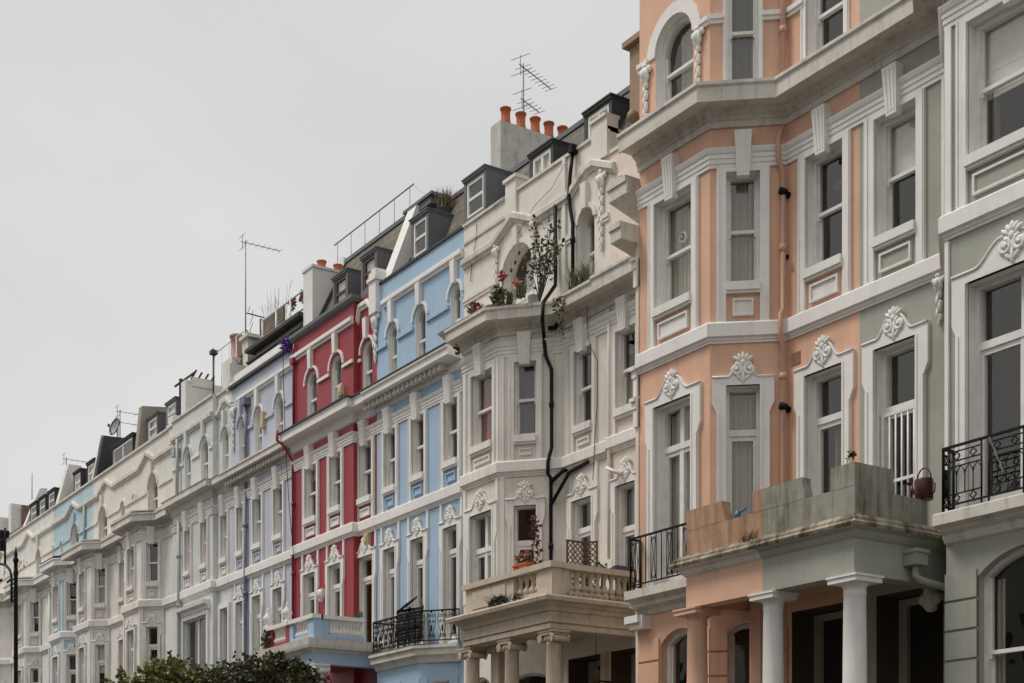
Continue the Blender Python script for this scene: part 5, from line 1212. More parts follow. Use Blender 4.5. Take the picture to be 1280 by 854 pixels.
# ---- shared portico of red and blue
PY3 = -1.95; RX0, RXM, RX1 = XP(331, PY3), XP(361, PY3), XP(391, PY3)
zR3 = ZP(391, 767, PY3); zS3 = ZP(391, 797, PY3); zC3 = ZP(391, 814, PY3); zE3 = ZP(391, 829, PY3)
def rb_portico(H, x0, x1, mat, right):
    r = MB(); r.box(x0, x1, PY3, PY3+.25, zE3, zC3)
    if right: r.box(x1-.25, x1, PY3+.25, -.02, zE3, zC3)
    r.box(x0, x1-(.25 if right else 0), PY3+.25, -.17, zE3+.16, zC3-.01)
    po = r.build('portico', mat, H.root)
    mb = MB(); pf = [(0, zC3-.02), (.03, zC3), (.08, zC3+.05), (.16, zC3+.07), (.18, zC3+.13), (.2, zS3-.03), (.0, zS3)]
    mb.moulding([(x0, PY3), (x1, PY3), (x1, -.02)] if right else [(x0, -.2), (x0, PY3), (x1, PY3)], pf); mb.face([(x0, PY3, zS3-.005), (x1, PY3, zS3-.005), (x1, 0, zS3-.005), (x0, 0, zS3-.005)]); mb.build('cornice', TRIMOLD, po)
    f = Seg((x0, PY3+.02), (x1, PY3+.02)); w = .2; b = MB()
    zb0, zt0 = zS3+.1, zR3-.09
    if right:
        s = Seg((x1-.02, PY3), (x1-.02, -.65)); e0, e1 = f.S(366), f.S(384.5); q0 = s.S(411)
        b.sbox(f, 0, e0, -w, 0, zS3-.01, zt0); b.sbox(f, e1, f.L, -w, 0, zS3-.01, zt0); b.sbox(s, .21, q0, -w, .003, zS3-.01, zt0); b.sbox(f, e0, e1, -w, 0, zS3-.01, zb0); b.sbox(s, q0, s.L, -w, 0, zS3-.01, zb0)
    else:
        e0, e1 = f.S(339.5), f.S(357); b.sbox(f, 0, e0, -w, 0, zS3-.01, zt0); b.sbox(f, e1, f.L, -w, 0, zS3-.01, zt0); b.sbox(f, e0, e1, -w, 0, zS3-.01, zb0)
    ba = b.build('balustrade_pier', mat, po); c = MB(); c.sbox(f, -.03, f.L+(.03 if right else 0), -w-.03, .05, zt0, zR3)
    if right: c.sbox(s, .2, s.L, -w-.03, .05, zt0, zR3-.003)
    c.build('handrail', TRIM, po); c = MB(); balusters(c, f, e0, e1, -w/2, zb0, zt0, 5); c.build('balusters', TRIM, po)
    if right: c = MB(); balusters(c, s, q0+.05, s.L, -w/2, zb0, zt0, 10); c.build('balusters', TRIM, po)
    return po
po = rb_portico(BLUEH, RXM+.002, RX1, BLUE, True); column(BLUEH, po, XP(397, PY3+.2), PY3+.2, .2, zE3, .16, TRIM, 'ionic')
po = rb_portico(REDH, RX0, RXM-.002, RED, False); column(REDH, po, RX0+.2, PY3+.2, .2, zE3, .16, TRIM, 'ionic')
for u in (331+4, 359):
    x = XP(u, PY3+.1); mb = MB(); mb.lathe((x, PY3+.1, zR3), [(.12, 0), (.12, .04), (.05, .07), (.04, .1), (.12, .2), (.12, .26), (.06, .34), (.03, .4), (.04, .43), (.005, .5)], 14); mb.build('finial', TRIM, po)
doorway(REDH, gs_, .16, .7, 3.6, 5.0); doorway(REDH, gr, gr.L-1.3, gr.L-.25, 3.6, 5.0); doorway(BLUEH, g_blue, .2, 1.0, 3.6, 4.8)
# pots at the red balcony
x = RX1-.3; y = YX(447, x); plant('potted_plant', 'small green plant behind the red house balusters', (x, y, zS3+.1), .18, .1, .25, 90, .1, LEAF3, pot=POT, potr=.1)
x, y = XP(349, PY3+.3), PY3+.4; plant('bush', 'green bush spilling between the white balusters on the red side of the portico', (x, PY3-.02, zS3+.02), .2, .1, .2, 150, .09, LEAF2)

# ---- lilac
H = House('lilac house with brown brick parapet and roof terrace', -38.75, -34.25, LILAC, TRIM, zmax=14.66)
g = H.seg((-38.75, 0), (-34.25, 0), 0, 14.66)
W1l = [(296.5, 305.5), (317, 327.7), (343, 354.5)]
for k, (w2, w1, w3) in enumerate((((297, 305.3), (296.5, 305.5), (299, 305.2)), ((317, 328), (317, 327.7), (319, 327.3)), ((343, 354.6), (343, 354.5), (344.8, 353.8)))):
    a, b = g.S(w2[0]), g.S(w2[1]); std_w2(H, g, a, b, SW2, SST, SEN, SKY, TRIM, panelm=LILAC, side=.12)
    a, b = g.S(w1[0]), g.S(w1[1]); std_w1(H, g, a, b, SW1[0], 8.44, TRIM, 7.9, cs=.8, side=.15); strips(H, g, [a-.1, b+.1], 8.55, SST[0]-.06, TRIM, .08)
    arched_w3(H, g, g.S(w3[0]), g.S(w3[1]), LILAC if k < 1 else TRIM)
bands(H, g, [(g.S(307), g.S(317)), (g.S(329.5), g.S(342.5)), (g.S(356), g.L)], 13.2, LILAC)
ln = [(-38.74, 0), (-34.26, 0)]
for nm, pf, m in (('string_course', string_prof(*SST), TRIM), ('entablature', ent_prof(*SEN), TRIM)):
    mb = MB(); mb.moulding(ln, pf); H.part(nm, mb, m)
mb = MB(); mb.moulding(ln, [(0, 11.72), (.04, 11.73), (.06, 11.78), (.06, 11.92), (.32, 11.95), (.32, 11.93), (.36, 11.95), (.36, 12.08), (.39, 12.1), (.39, 12.15), (0, 12.2)]); H.part('cornice', mb, TRIMOLD)
modillions(H, g, .1, g.L-.1, 11.79, 11.93, .25, TRIMOLD, .2, .1)
gable_string(H, (-38.2, -34.26, 0), (14.1, 14.22), mat=TRIM)
mb = MB(); mb.box(-38.75, -34.26, -.08, .3, 14.66, 14.74); mb.box(-38.75, -34.26, .04, .3, 14.74, 14.98); H.part('parapet_coping', mb, TRIM)
mb = MB(); mb.box(-38.75, -34.26, -.10, -.0, 14.58, 14.66); H.part('gutter', mb, LEADD)
drop(H, g, .22, 14.0, 1.1, TRIM, w=1.3)
pipe(H, [(XP(306.5, -.07), -.07, z) for z in (5.5, 7, 9, 11.7)], .05, PIPEG, collars=[(XP(306.5, -.07), -.07, 8.6), (XP(306.5, -.07), -.07, 10.5)])
pipe(H, [(XP(307.5, -.07), -.07, z) for z in (12.2, 13, 13.85)], .05, PIPEG); mb = MB(); x = XP(307, -.1); mb.box(x-.13, x+.13, -.2, 0, 13.82, 14.0); H.part('rainwater_hopper', mb, PIPEG)
mb = MB(); s = g.S(330.8); z = ZP(331, 523); mb.sbox(g, s-.09, s+.09, 0, .1, z-.2, z+.16); mb.sbox(g, s-.09, s+.09, 0, .11, z-.26, z-.2); H.part('alarm_box', mb, plain('yellow_plastic', (.5, .40, .25)))
H.finish()
mb = MB(); mb.box(-38.3, -34.9, .55, .9, 14.9, 15.62); H.part('terrace_wall', mb, YBRICK)
mb = MB(); mb.box(-38.5, -34.9, .3, 1.1, 15.62, 15.72); H.part('terrace_edge', mb, LEADD)
mb = MB(); mb.box(-38.5, -34.9, .34, .54, 15.32, 15.38); mb.box(-38.7, -34.6, .9, 8, 14.6, 15.6); H.part('roof', mb, LEADD)
mb = MB(); mb.box(-39.0, -38.62, .45, 1.1, 14.6, 16.15); mb.box(-39.1, -38.5, .38, 1.2, 16.15, 16.25); H.part('party_parapet', mb, TRIMOLD)
mb = MB(); mb.box(-39.0, -38.7, -.05, .5, 14.6, 15.35); H.part('parapet_pier', mb, TRIMOLD)
t = thing('terrace_railing', 'white metal railing with two bars on the lilac house roof terrace', 'railing', (-36.8, .8, 15.72))
ra, rb_ = XP(328, .8), XP(384, .8)
for z in (16.62, 16.12):
    mb = MB(); mb.tube([(ra, .8, z), (rb_, .8, z)], .028, 6); mb.build('rail', FRAME, t)
for k in range(4):
    x = ra+(rb_-ra)*k/3*.96; mb = MB(); mb.tube([(x, .8, 15.7), (x, .8, 16.64)], .028, 6); mb.build('post', FRAME, t)
mb = MB(); mb.box(XP(319, 1.3), XP(346, 1.3), 1.5, 1.56, 15.7, 17.25); mb.box(XP(319, 1.3), XP(319, 1.3)+.08, 1.44, 1.5, 15.7, 17.3); solo(mb.build('timber_fence', WOOD), 'weathered brown timber fence panel on the lilac house roof terrace', 'fence')
mb = MB(); mb.box(-36.9, -35.4, 1.3, 1.36, 15.7, 16.35); solo(mb.build('willow_screen', courses('willow_screening', (.12, .07, .04), (.2, .12, .07), (.04, .03, .02), .05, 1.5)), 'low brown willow screen behind the white roof terrace railing', 'screen')
x, y, z = XP(345, 1.9), 1.9, 16.6
t = thing('bare_shrub', 'bare twiggy shrub with few brown leaves on the lilac roof terrace', 'shrub', (x, y, 15.7)); mb = MB()
for k in range(34):
    a = random.gauss(0, .5); hh = random.uniform(1.0, 2.3); p0 = Vector((x+random.uniform(-.25, .25), y, 15.8)); p1 = p0+Vector((a*.5, random.uniform(-.2, .2), hh*.6)); p2 = p1+Vector((a*.5+random.gauss(0, .1), 0, hh*.5)); mb.tube([p0, p1, p2], .012, 4, .003)
    for q in range(2): r_ = p1.lerp(p2, random.random()); mb.tube([r_, r_+Vector((random.gauss(0, .18), 0, random.uniform(.15, .4)))], .005, 3, .002)
mb.build('branches', plain('twig_bark', (.13, .11, .1)), t); mb = MB(); leaves(mb, (x-.3, y-.1, 16.75), .65, .2, .3, 150, .12); leaves(mb, (x+.35, y-.1, 16.45), .4, .2, .25, 60, .1); mb.build('leaves', leafmat('brown_leaves', (.04, .038, .02), (.11, .09, .045)), t)
for u, v, m_, lab in ((378, 370, FLPK, 'small pink and white potted flowers at the right end of the white roof terrace railing'), (366, 379, FLP, 'dark green potted plant with red flowers on the white roof terrace railing')):
    x, z = XP(u, 1.0), ZP(u, v, 1.0); mb = MB(); leaves(mb, (x, 1.0, z), .14, .08, .16, 45, .08); t = thing('potted_plant', lab, 'plant', (x, 1.0, z-.2)); mb.build('flowers', m_, t); mb = MB(); leaves(mb, (x, 1.0, z-.05), .12, .08, .2, 60, .08); mb.tube([(x, 1.0, z-.2), (x, 1.0, z)], .01, 4); mb.build('leaves', LEAF2, t)
x, z = XP(358, -.15), ZP(358, 430, -.15); t = thing('purple_flowers', 'bunch of purple flowers tied at the right end of the lilac parapet', 'flowers', (x, -.15, z-.2)); mb = MB(); leaves(mb, (x, -.15, z), .24, .13, .2, 260, .09, hollow=.1); mb.build('petals', FLV, t); mb = MB(); mb.tube([(x+.1, -.1, z-.2), (x, -.12, z)], .012, 4); mb.build('stems', LEAF2, t)
mb = MB(); mb.tube([(XP(u, -.3), -.3, ZP(u, v, -.3)) for u, v in ((354, 432), (354, 470), (357, 560), (362, 640), (367.5, 700))], .01, 4); H.part('cable', mb, IRON)
aerial('tv_aerial', 'very tall thin television aerial mast rising from the lilac house roof', (XP(307, .8), .8, 15.6), ZP(307, 300, .8)-15.6, R(90), boom=1.1, n=7)
mb = MB(); x = XP(312, .7)
for k in range(5): mb.tube([(x+random.uniform(-.2, .2), .7, 16.3+k*.2), (x+random.uniform(-.1, .5), .7, 16.5+k*.18)], .008, 4)
mb.tube([(XP(308, .8), .8, 17.2), (XP(331, 1.3), 1.3, 17.1)], .02, 5); mb.tube([(XP(308, .8), .8, 16.7), (XP(320, 1.3), 1.3, 16.6)], .015, 5); solo(mb.build('trained_vine', BARK), 'bare trained vine on wires beside the tall aerial mast of the lilac roof', 'vine')
LILH = H

# ---- pale grey-green house
xg = XP(266, -.15)
H = House('pale grey green house with large ground floor window and roof pergola', -43.05, -38.75, GWHITE, TRIM, zmax=14.66)
gl_ = H.seg((-43.05, -.15), (xg, -.15), 0, 14.66); gr_ = H.seg((xg, -.15), (xg, 0), 0, 14.66); gp = H.seg((xg, 0), (-38.75, 0), 0, 14.66)
ln = [(-43.05, -.15), (xg, -.15), (xg, 0), (-38.76, 0)]
for g, w2, w3 in ((gl_, (231.7, 239.2), (231, 238.3)), (gl_, (251.7, 260), (251.5, 260)), (gp, (276.8, 285.3), (278, 285.5))):
    a, b = g.S(w2[0]), g.S(w2[1]); std_w2(H, g, a, b, SW2, SST, SEN, SKY, TRIM, panelm=TRIM, side=.1, cur=(.4, 1, 9.9, 11.1, CURT)); arched_w3(H, g, g.S(w3[0]), g.S(w3[1]), GWHITE)
bands(H, gl_, [(0, gl_.S(229.5)), (gl_.S(240), gl_.S(250)), (gl_.S(262), gl_.L)], 13.2, TRIM)
a, b = gl_.S(230), gl_.S(259.3); wd = window(H, gl_, a, b, 5.2, 8.38, 'french', transom=5.5, mull=True, near=False); box_surround(H, wd, gl_, a, b, 5.1, 8.5, 5.2, 8.38, TRIM, GWHITE, side=.15, panel=False, sill=False)
mb = MB(); mb.moulding([gl_.pt(a-.2, 0, 0)[:2], gl_.pt(b+.2, 0, 0)[:2]], [(0, 8.5), (.06, 8.52), (.08, 8.62), (.2, 8.66), (.22, 8.76), (0, 8.8)]); mb.build('window_hood', TRIM, wd)
a, b = gp.S(276.3), gp.S(286); wd = window(H, gp, a, b, 5.2, 8.42, 'french', transom=5.5, near=False); box_surround(H, wd, gp, a, b, 5.1, 8.55, 5.2, 8.42, TRIM, GWHITE, side=.14, panel=False, sill=False)
for nm, pf, m in (('string_course', string_prof(*SST), TRIM), ('entablature', ent_prof(*SEN), TRIM)):
    mb = MB(); mb.moulding(ln, pf); H.part(nm, mb, m)
mb = MB(); mb.moulding(ln, [(0, 11.72), (.04, 11.73), (.1, 11.86), (.14, 11.92), (.3, 11.95), (.3, 11.93), (.36, 11.95), (.36, 12.1), (.39, 12.14), (0, 12.2)]); H.part('cornice', mb, TRIMOLD)
gable_string(H, (-43.05, xg, -.15), (14.05, 14.22), mat=TRIMOLD); gable_string(H, (xg, -38.76, 0), (14.05, 14.22), -39.1, .5, .25, TRIMOLD, flat=.12)
mb = MB(); mb.box(-43.05, xg, -.2, .3, 14.66, 14.73); H.part('parapet_coping', mb, TRIMOLD); mb = MB(); mb.box(xg+.01, -38.76, -.06, .3, 14.66, 14.72); H.part('parapet_coping', mb, TRIMOLD)
pipe(H, [(XP(223.5, -.25), -.25, z) for z in (5, 7, 9, 11.5)], .06, PIPEGW, collars=[(XP(223.5, -.25), -.25, z) for z in (7, 8.9, 10.4)]); pipe(H, [(XP(221.5, -.25), -.25, z) for z in (12.2, 13, 14)], .055, PIPEGW)
mb = MB(); mb.box(XP(221, -.2)-.14, XP(221, -.2)+.14, -.34, -.15, 13.5, 13.75); H.part('rainwater_hopper', mb, PIPEGW)
H.finish()
mb = MB(); mb.box(-43.0, -42.62, .1, 2.2, 14.6, 15.95); mb.box(-39.95, -39.75, .3, 2.0, 14.6, 15.5); mb.box(-43, -38.8, 1.9, 8, 14.6, 15.2); H.part('roof', mb, CHIMW)
mb = MB(); mb.box(-42.6, -39.8, 2.2, 2.3, 15.2, 16.1); H.part('penthouse_wall', mb, CHIMW)
Xp = XP(240, .3)
t = thing('pergola', 'small dark timber pergola on the pale grey green roof', 'pergola', (Xp, 1.2, 14.7))
A, B = (XP(219, .25), .25, ZP(219, 483, .25)), (XP(243, .25), .25, ZP(243, 466, .25)); mb = MB(); mb.tube([A, B], .045, 4); mb.build('beam', DWOOD, t)
mb = MB(); mb.tube([(A[0]+.5, .25, 14.7), (A[0]+.5, .25, A[2]+.1)], .06, 4); mb.build('post', LEADD, t)
for u, v in ((243, 466), (250, 469), (258, 471), (265, 474)):
    y = max(.3, YX(u, Xp)); z = ZX(u, v, Xp); mb = MB(); mb.tube([(Xp-.28, y, z-.13), (Xp+.16, y, z+.03)], .035, 4); mb.build('rafter', DWOOD, t)
mb = MB(); ye = YX(265, Xp); mb.box(Xp-.04, Xp+.02, .3, ye, ZX(250, 484, Xp), ZX(250, 473, Xp)); mb.build('fence_board', FRAME, t)
t = thing('roof_glass_screen', 'thin wire roof balustrade by the lilac party wall', 'railing', (-41, 1.0, 14.8)); sa, sb_ = XP(268, 1.0), XP(305, 1.0)
mb = MB(); mb.tube([(sa, 1, 16.88), (sb_, 1, 16.9)], .02, 5); mb.build('rail', FRAME, t)
for k in range(5): x = sa+(sb_-sa)*k/4; mb = MB(); mb.tube([(x, 1, 14.8), (x, 1, 16.9)], .016, 5); mb.build('post', FRAME, t)
x, z = XP(268.5, 1.0), ZP(268.5, 440, 1); mb = MB(); mb.tube([(x, .95, 14.8), (x, .95, z+.1)], .025, 5); mb.box(x-.08, x+.14, .85, 1.05, z-.1, z+.02); solo(mb.build('security_camera', LEADD), 'dark camera on a thin pole at the left end of the wire roof balustrade', 'camera')
x = XP(286, .9); chimney(H, x-.25, x+.5, .8, 1.4, 14.6, ZP(286, 452, .9), TRIMOLD, pots=1, potm=paint('pale_pink_pot', (.5, .3, .24)), potr=.2, poth=.75, cap=False)
for k, (u, v) in enumerate(((292, 465), (300, 459), (304, 448))):
    x, z = XP(u, .5), ZP(u, v, .5); plant('potted_plant', ['grey potted shrub lowest of three beside the pale pink chimney pot', 'grey potted shrub in the middle of three beside the pale pink chimney pot', 'grey potted shrub highest of three beside the lilac party wall'][k], (x, .5, z-.35), .14, .12, .16, 70, .08, LEAF2, pot=LEAD, potr=.12)
GWH = H
# ================================================================== the bay fronted terrace further down
def bay_house(b0, dz, label, x0, x1, fu, cu, mat, trim, front, cant, mains, w3, gable, cor=None, flip=False, dropx=None, roofmat=None, wallx=None, pale=False, z_w1=8.44):
    """fu: bearings of the bay's front corners, cu: bearing where the near canted side meets the wall"""
    H = House(label, x0, x1, mat, trim, zmax=14.66)
    b_ = -b0; f0, f1 = XP(fu[0], b_), XP(fu[1], b_); m1 = f1+b0; m0 = f0-b0
    m0 = max(m0, x0+.02); m1 = min(m1, x1-.05)
    gA = H.seg((x0, 0), (m0, 0), 0, 12.0) if m0-x0 > .06 else None
    gB = H.seg((m0, 0), (f0, b_), 0, 12.0); gF = H.seg((f0, b_), (f1, b_), 0, 12.0); gC = H.seg((f1, b_), (m1, 0), 0, 12.0); gM = H.seg((m1, 0), (x1, 0), 0, 12.0); gT = H.seg((x0, 0), (x1, 0), 12.0, 14.66)
    ln = [(x0+.01, 0), (m0, 0), (f0, b_), (f1, b_), (m1, 0), (x1-.01, 0)]
    W2 = (9.85+dz, 11.12+dz); EN = (11.2+dz, 11.44+dz); KY = (11.06+dz, 11.6+dz); SST = (9.08+dz, 9.31+dz); z_w1 += dz
    for g, us in ((gF, front), (gC, cant), (gM, mains)):
        for u in us:
            if u is None: continue
            a, b = max(.1, g.S(u[0])), min(g.L-.06, g.S(u[1]))
            if b-a < .2: continue
            std_w2(H, g, a, b, W2, SST, EN, KY, trim, side=.1, panelm=trim, cur=(0, 1, 9.9, 11.0, CURT) if random.random() < .25 else None)
            std_w1(H, g, a, b, SW1[0], z_w1, trim, 7.85+dz, cs=.72, side=.13)
    for gg, xs in ((gF, (.05, gF.L-.05)), (gC, (.05, gC.L-.05))): strips(H, gg, xs, 5.9, SST[0]-.06, trim, .08)
    for nm, pf, m in (('string_course', string_prof(*SST), trim), ('entablature', ent_prof(*EN), trim)):
        mb = MB(); mb.moulding(ln, pf); H.part(nm, mb, m)
    mb = MB(); mb.moulding(ln, cornice_prof(11.62+dz*.5, 11.8+dz*.5, 12.06+dz*.5, .38)); mb.face([(m0-.4, .02, 12.07+dz*.5), (f0-.2, b_-.2, 12.07+dz*.5), (f1+.2, b_-.2, 12.07+dz*.5), (m1+.3, .02, 12.07+dz*.5)]); H.part('cornice', mb, cor or TRIMOLD)
    mb = MB(); mb.moulding([(f0-.1, b_), (f1, b_), (m1, 0), (x1-.05, 0)], [(0, 12.09+dz*.5), (.36, 12.09+dz*.5), (.36, 12.13+dz*.5), (0, 12.14+dz*.5)]); H.part('gutter', mb, LEADD if cor is TRIM else TRIMOLD)
    for k, (ua, ub, zt, hw) in enumerate(w3):
        a, b = gT.S(ua), gT.S(ub); rise = min((b-a)/2, .45); wd = window(H, gT, a, b, 12.1, zt, rise=rise, transom=12.85, near=False, dep=.16 if hw else .12); arch_hood(H, wd, gT, a, b, zt-rise, rise, mat, 13.95, w=.09, out=.04, key=hw)
    ed = sorted([(gT.S(a)-.1, gT.S(b)+.1) for a, b, _, _ in w3]); p = 0; sp = []
    for a, b in ed: sp.append((p, a)); p = b
    sp.append((p, gT.L)); bands(H, gT, sp, 13.1, mat)
    gable_string(H, (x0, x1-.02, 0), (13.95, 14.12), gable, .75, .32, cor if cor is not TRIM and cor else TRIMOLD, flat=.02)
    mb = MB(); mb.box(x0, x1-.01, -.06, .3, 14.66, 14.73); H.part('parapet_coping', mb, TRIMOLD)
    if dropx: drop(H, gT, gT.S(dropx), 13.8, .9, trim)
    H.finish()
    return H, gT
A_, gA_ = bay_house(0.58, 0.08, 'off white bay house beside the pale grey green house with a grey dormer roof', -47.3, -43.06, (155, 176), 208, OFFW, OFFTRIM, [(160.3, 169)], [(183.5, 197.8)], [], [(185, 197, 13.62, True)], -45.75, dropx=None)
mansard(A_, -46.8, -43.06, SLATE, z0=14.5, z1=16.05, y0=.28, y1=1.1)
d = dormer(A_, -46.55, -45.72, .3, 15.02, 15.66, LEAD, over=.0); dormer_glass(d, -46.55, -45.72, .3, 15.02, 15.66, True); d = dormer(A_, -44.75, -44.0, .3, 15.1, 15.7, LEAD, over=.0); dormer_glass(d, -44.75, -44, .3, 15.1, 15.7, True)
party(A_, -46.9, .3, [(.0, 14.7), (.4, 14.7), (1.0, 16.1), (1.0, 16.3), (.15, 16.2)], paint('tan_grey_render', (.33, .3, .25), dirt=.3))
mb = MB(); mb.box(-43.5, -43.1, -.12, .25, 14.1, 14.95); mb.box(-43.55, -43.07, -.17, .3, 14.6, 14.7); A_.part('parapet_pier', mb, OFFTRIM)
pipe(A_, [(XP(219.5, -.06), -.06, z) for z in (6, 8, 10, 11.5)], .045, PIPEGW)
B_, gB_ = bay_house(0.52, 0.14, 'off white bay house with dark lead dormer and satellite dish on its roof', -51.5, -47.3, (96, 113.5), 137, OFFW, OFFTRIM, [(100.3, 107)], [(119.5, 132)], [(150, 157)], [(123.3, 133.8, 13.55, True), (151, 156.2, 13.3, False), (166, 169.5, 13.3, False)], -50.0)
mansard(B_, -51.4, -47.3, LEADD, z0=14.5, z1=15.75, y0=.3, y1=.9); d = dormer(B_, -50.0, -48.0, .25, 14.85, 15.5, LEADD, over=.05, double=True); dormer_glass(d, -50.0, -48, .25, 14.85, 15.5)
party(B_, -51.4, .3, [(.0, 14.7), (.75, 14.7), (1.3, 16.2), (1.3, 16.35), (.3, 16.3)], LEADD); party(B_, -51.6, .12, [(-.02, 14.7), (.6, 14.7), (1.2, 16.4), (.3, 16.4)], OFFTRIM, 'party_parapet')
C_, gC_ = bay_house(0.5, 0.18, 'duck egg blue bay house between two off white houses', -56.5, -51.5, (64, 78), 94, PBLUE, TRIM, [(67.3, 74)], [(84, 96)], [], [(89, 98.5, 13.55, True), (76, 78.5, 13.2, False)], -53.9, cor=TRIM)
mansard(C_, -56.4, -51.6, plain('dark_brown_slate', (.05, .035, .03)), z0=14.5, z1=15.8, y0=.3, y1=.9)
for x0, x1 in ((-54.75, -54.0), (-53.1, -52.3)): d = dormer(C_, x0, x1, .3, 14.95, 15.62, LEADD, over=.0); dormer_glass(d, x0, x1, .3, 14.95, 15.62, True)
party(C_, -56.4, .4, [(.05, 14.7), (.6, 14.7), (1.0, 16.2), (1.0, 16.4), (.5, 16.4)], OFFTRIM)
pipe(C_, [(XP(105.5, -.06), -.06, z) for z in (12.2, 13, 14)], .05, PIPEGW)
D_, gD_ = bay_house(0.5, 0.18, 'warm white bay house beyond the duck egg blue one with striped dark dormers', -61.5, -56.5, (18, 32), 51, OFFW2, OFFTRIM, [(23, 28.3)], [(38.5, 49)], [], [(45.5, 51.5, 13.45, True), (66, 69, 13.2, False)], -60.0, cor=OFFTRIM)
mansard(D_, -61.5, -56.6, plain('dark_roof_brown', (.06, .045, .04)), z0=14.5, z1=16.0, y0=.3, y1=1.0)
for k in range(3): x = -60.8+1.3*k; d = dormer(D_, x, x+.8, .3, 14.95, 15.6, LEADD, over=.0); dormer_glass(d, x, x+.8, .3, 14.95, 15.6)
party(D_, -61.5, .35, [(.1, 14.7), (.65, 14.7), (1.1, 16.4), (1.1, 16.6), (.8, 16.55)], OFFTRIM)
pipe(D_, [(XP(62, -.06), -.06, z) for z in (5.5, 8, 10, 11.5)], .05, OFFTRIM)
E_, gE_ = bay_house(0.5, 0.18, 'warm white bay house at the far left edge with brick chimneys behind', -67.6, -61.5, (-17, -4), 7, OFFW, OFFTRIM, [(-13, -6)], [], [(13, 16)], [(24, 30, 13.4, False), (33, 36, 13.2, False)], -64.2)
mansard(E_, -67.6, -61.6, SLATE, z0=14.5, z1=15.6, y0=.3, y1=1.0)
mb = MB(); mb.box(-68.2, -67.75, 1.2, 4.2, 14.4, 17.2); mb.box(-67.75, -67.6, 1.6, 4.2, 14.4, 17.2); mb.box(-68.25, -67.55, 1.15, 4.25, 17.2, 17.3); 
c_ = MB(); c_.box(-68.2, -67.72, 1.25, 1.7, 14.4, 17.25); E_.part('chimney_front', c_, OFFTRIM); mb2 = MB(); mb2.box(-68.19, -67.6, 1.7, 4.2, 14.4, 17.22); E_.part('chimney', mb2, BRICK)
F_, gF_ = bay_house(0.5, 0.18, 'far white house fading at the left edge of the street', -74.5, -67.6, (-38, -28), -18, OFFW2, OFFTRIM, [(-36, -30)], [], [(2, 5)], [(5, 9, 13.4, True)], -71)
mansard(F_, -74.5, -67.7, SLATE, z0=14.5, z1=15.9, y0=.3, y1=1.0)
c_ = MB(); c_.box(-76.2, -75.6, 2.7, 3.2, 14.4, 18.3); F_.part('chimney_front', c_, OFFTRIM); mb2 = MB(); mb2.box(-76.19, -75.3, 3.2, 6.0, 14.4, 18.28); F_.part('chimney', mb2, BRICK)
for k in range(5):
    x = -80.5-6*k
    G_ = House('distant off white house end number', x-3, x+3, OFFW2, OFFTRIM, zmax=14.4); G_.root['label'] = ['first plain distant house beyond the far white house', 'second plain distant house beyond the far white house', 'third plain distant house beyond the far white house', 'fourth plain distant house beyond the far white house', 'farthest plain house of the terrace in the distance'][k]
    g = G_.seg((x-3, 0), (x+3, 0), 0, 14.4)
    for q in range(3):
        a = .8+1.8*q
        for z0, z1 in ((6, 8.4), (9.85, 11.1), (12.2, 13.5)): window(G_, g, a, a+.8, z0, z1, near=False)
    mb = MB(); mb.moulding([(x-3, 0), (x+3, 0)], cornice_prof(11.6, 11.78, 12.06, .38)); G_.part('cornice', mb, TRIMOLD); G_.finish(); mansard(G_, x-3, x+3, SLATE, z0=14.3, z1=16, y0=.3, y1=1)

# ------------------------------------------------------------------ roof clutter far down
aerial('tv_aerial', 'thin television aerial behind the white party wall of the duck egg blue house', (XP(83, .9), .9, 15.6), ZP(82.5, 572, .9)-15.6, R(90), boom=1.6, n=8)
aerial('tv_aerial', 'double armed television aerial above the satellite dish', (XP(150, 1.0), 1.0, 15.7), ZP(150, 512, 1.0)-15.7, R(90), boom=2.4, n=5, z2=ZP(150, 528, 1.0), boom2=2.2)
mb = MB(); x = XP(40, 1.8); mb.tube([(x, 1.8, 17.2), (x, 1.8, 18.4)], .02, 5); solo(mb.build('aerial_pole', METAL), 'bare thin pole above the far brick chimney', 'pole')
x, y, z = XP(147, .9), .85, ZP(147, 535, .9); t = thing('satellite_dish', 'round grey satellite dish above the dark dormer roof', 'satellite dish', (x, y, 15.7))
mb = MB(); mb.tube([(x, y+.05, 15.6), (x, y+.05, z)], .04, 6); mb.build('mount', FRAME, t)
M = Matrix.Rotation(R(75), 3, 'X')@Matrix.Rotation(R(12), 3, 'Y'); mb = MB(); n = 20; rings = [(.0, .0), (.13, -.015), (.24, -.05), (.30, -.08)]
pts = [[tuple(Vector((x, y, z))+M@Vector((r*math.cos(2*math.pi*k/n), r*math.sin(2*math.pi*k/n)*1.05, -h_))) for k in range(n)] for r, h_ in rings[1:]]
c0 = tuple(Vector((x, y, z)))
for k in range(n):
    k2 = (k+1) % n; mb.face([c0, pts[0][k], pts[0][k2]], True)
    for i in range(2): mb.face([pts[i][k], pts[i+1][k], pts[i+1][k2], pts[i][k2]], True)
mb.build('dish', plain('dish_grey', (.3, .3, .3), .5), t)
mb = MB(); rim = [pts[2][k] for k in range(n)]+[pts[2][0]]; mb.tube(rim, .02, 5); tip = tuple(Vector((x, y, z))+M@Vector((0, -.05, .3))); mb.tube([pts[2][15], tip], .015, 5); mb.ell(tip, .05, .06); mb.build('feed_arm', LEADD, t)

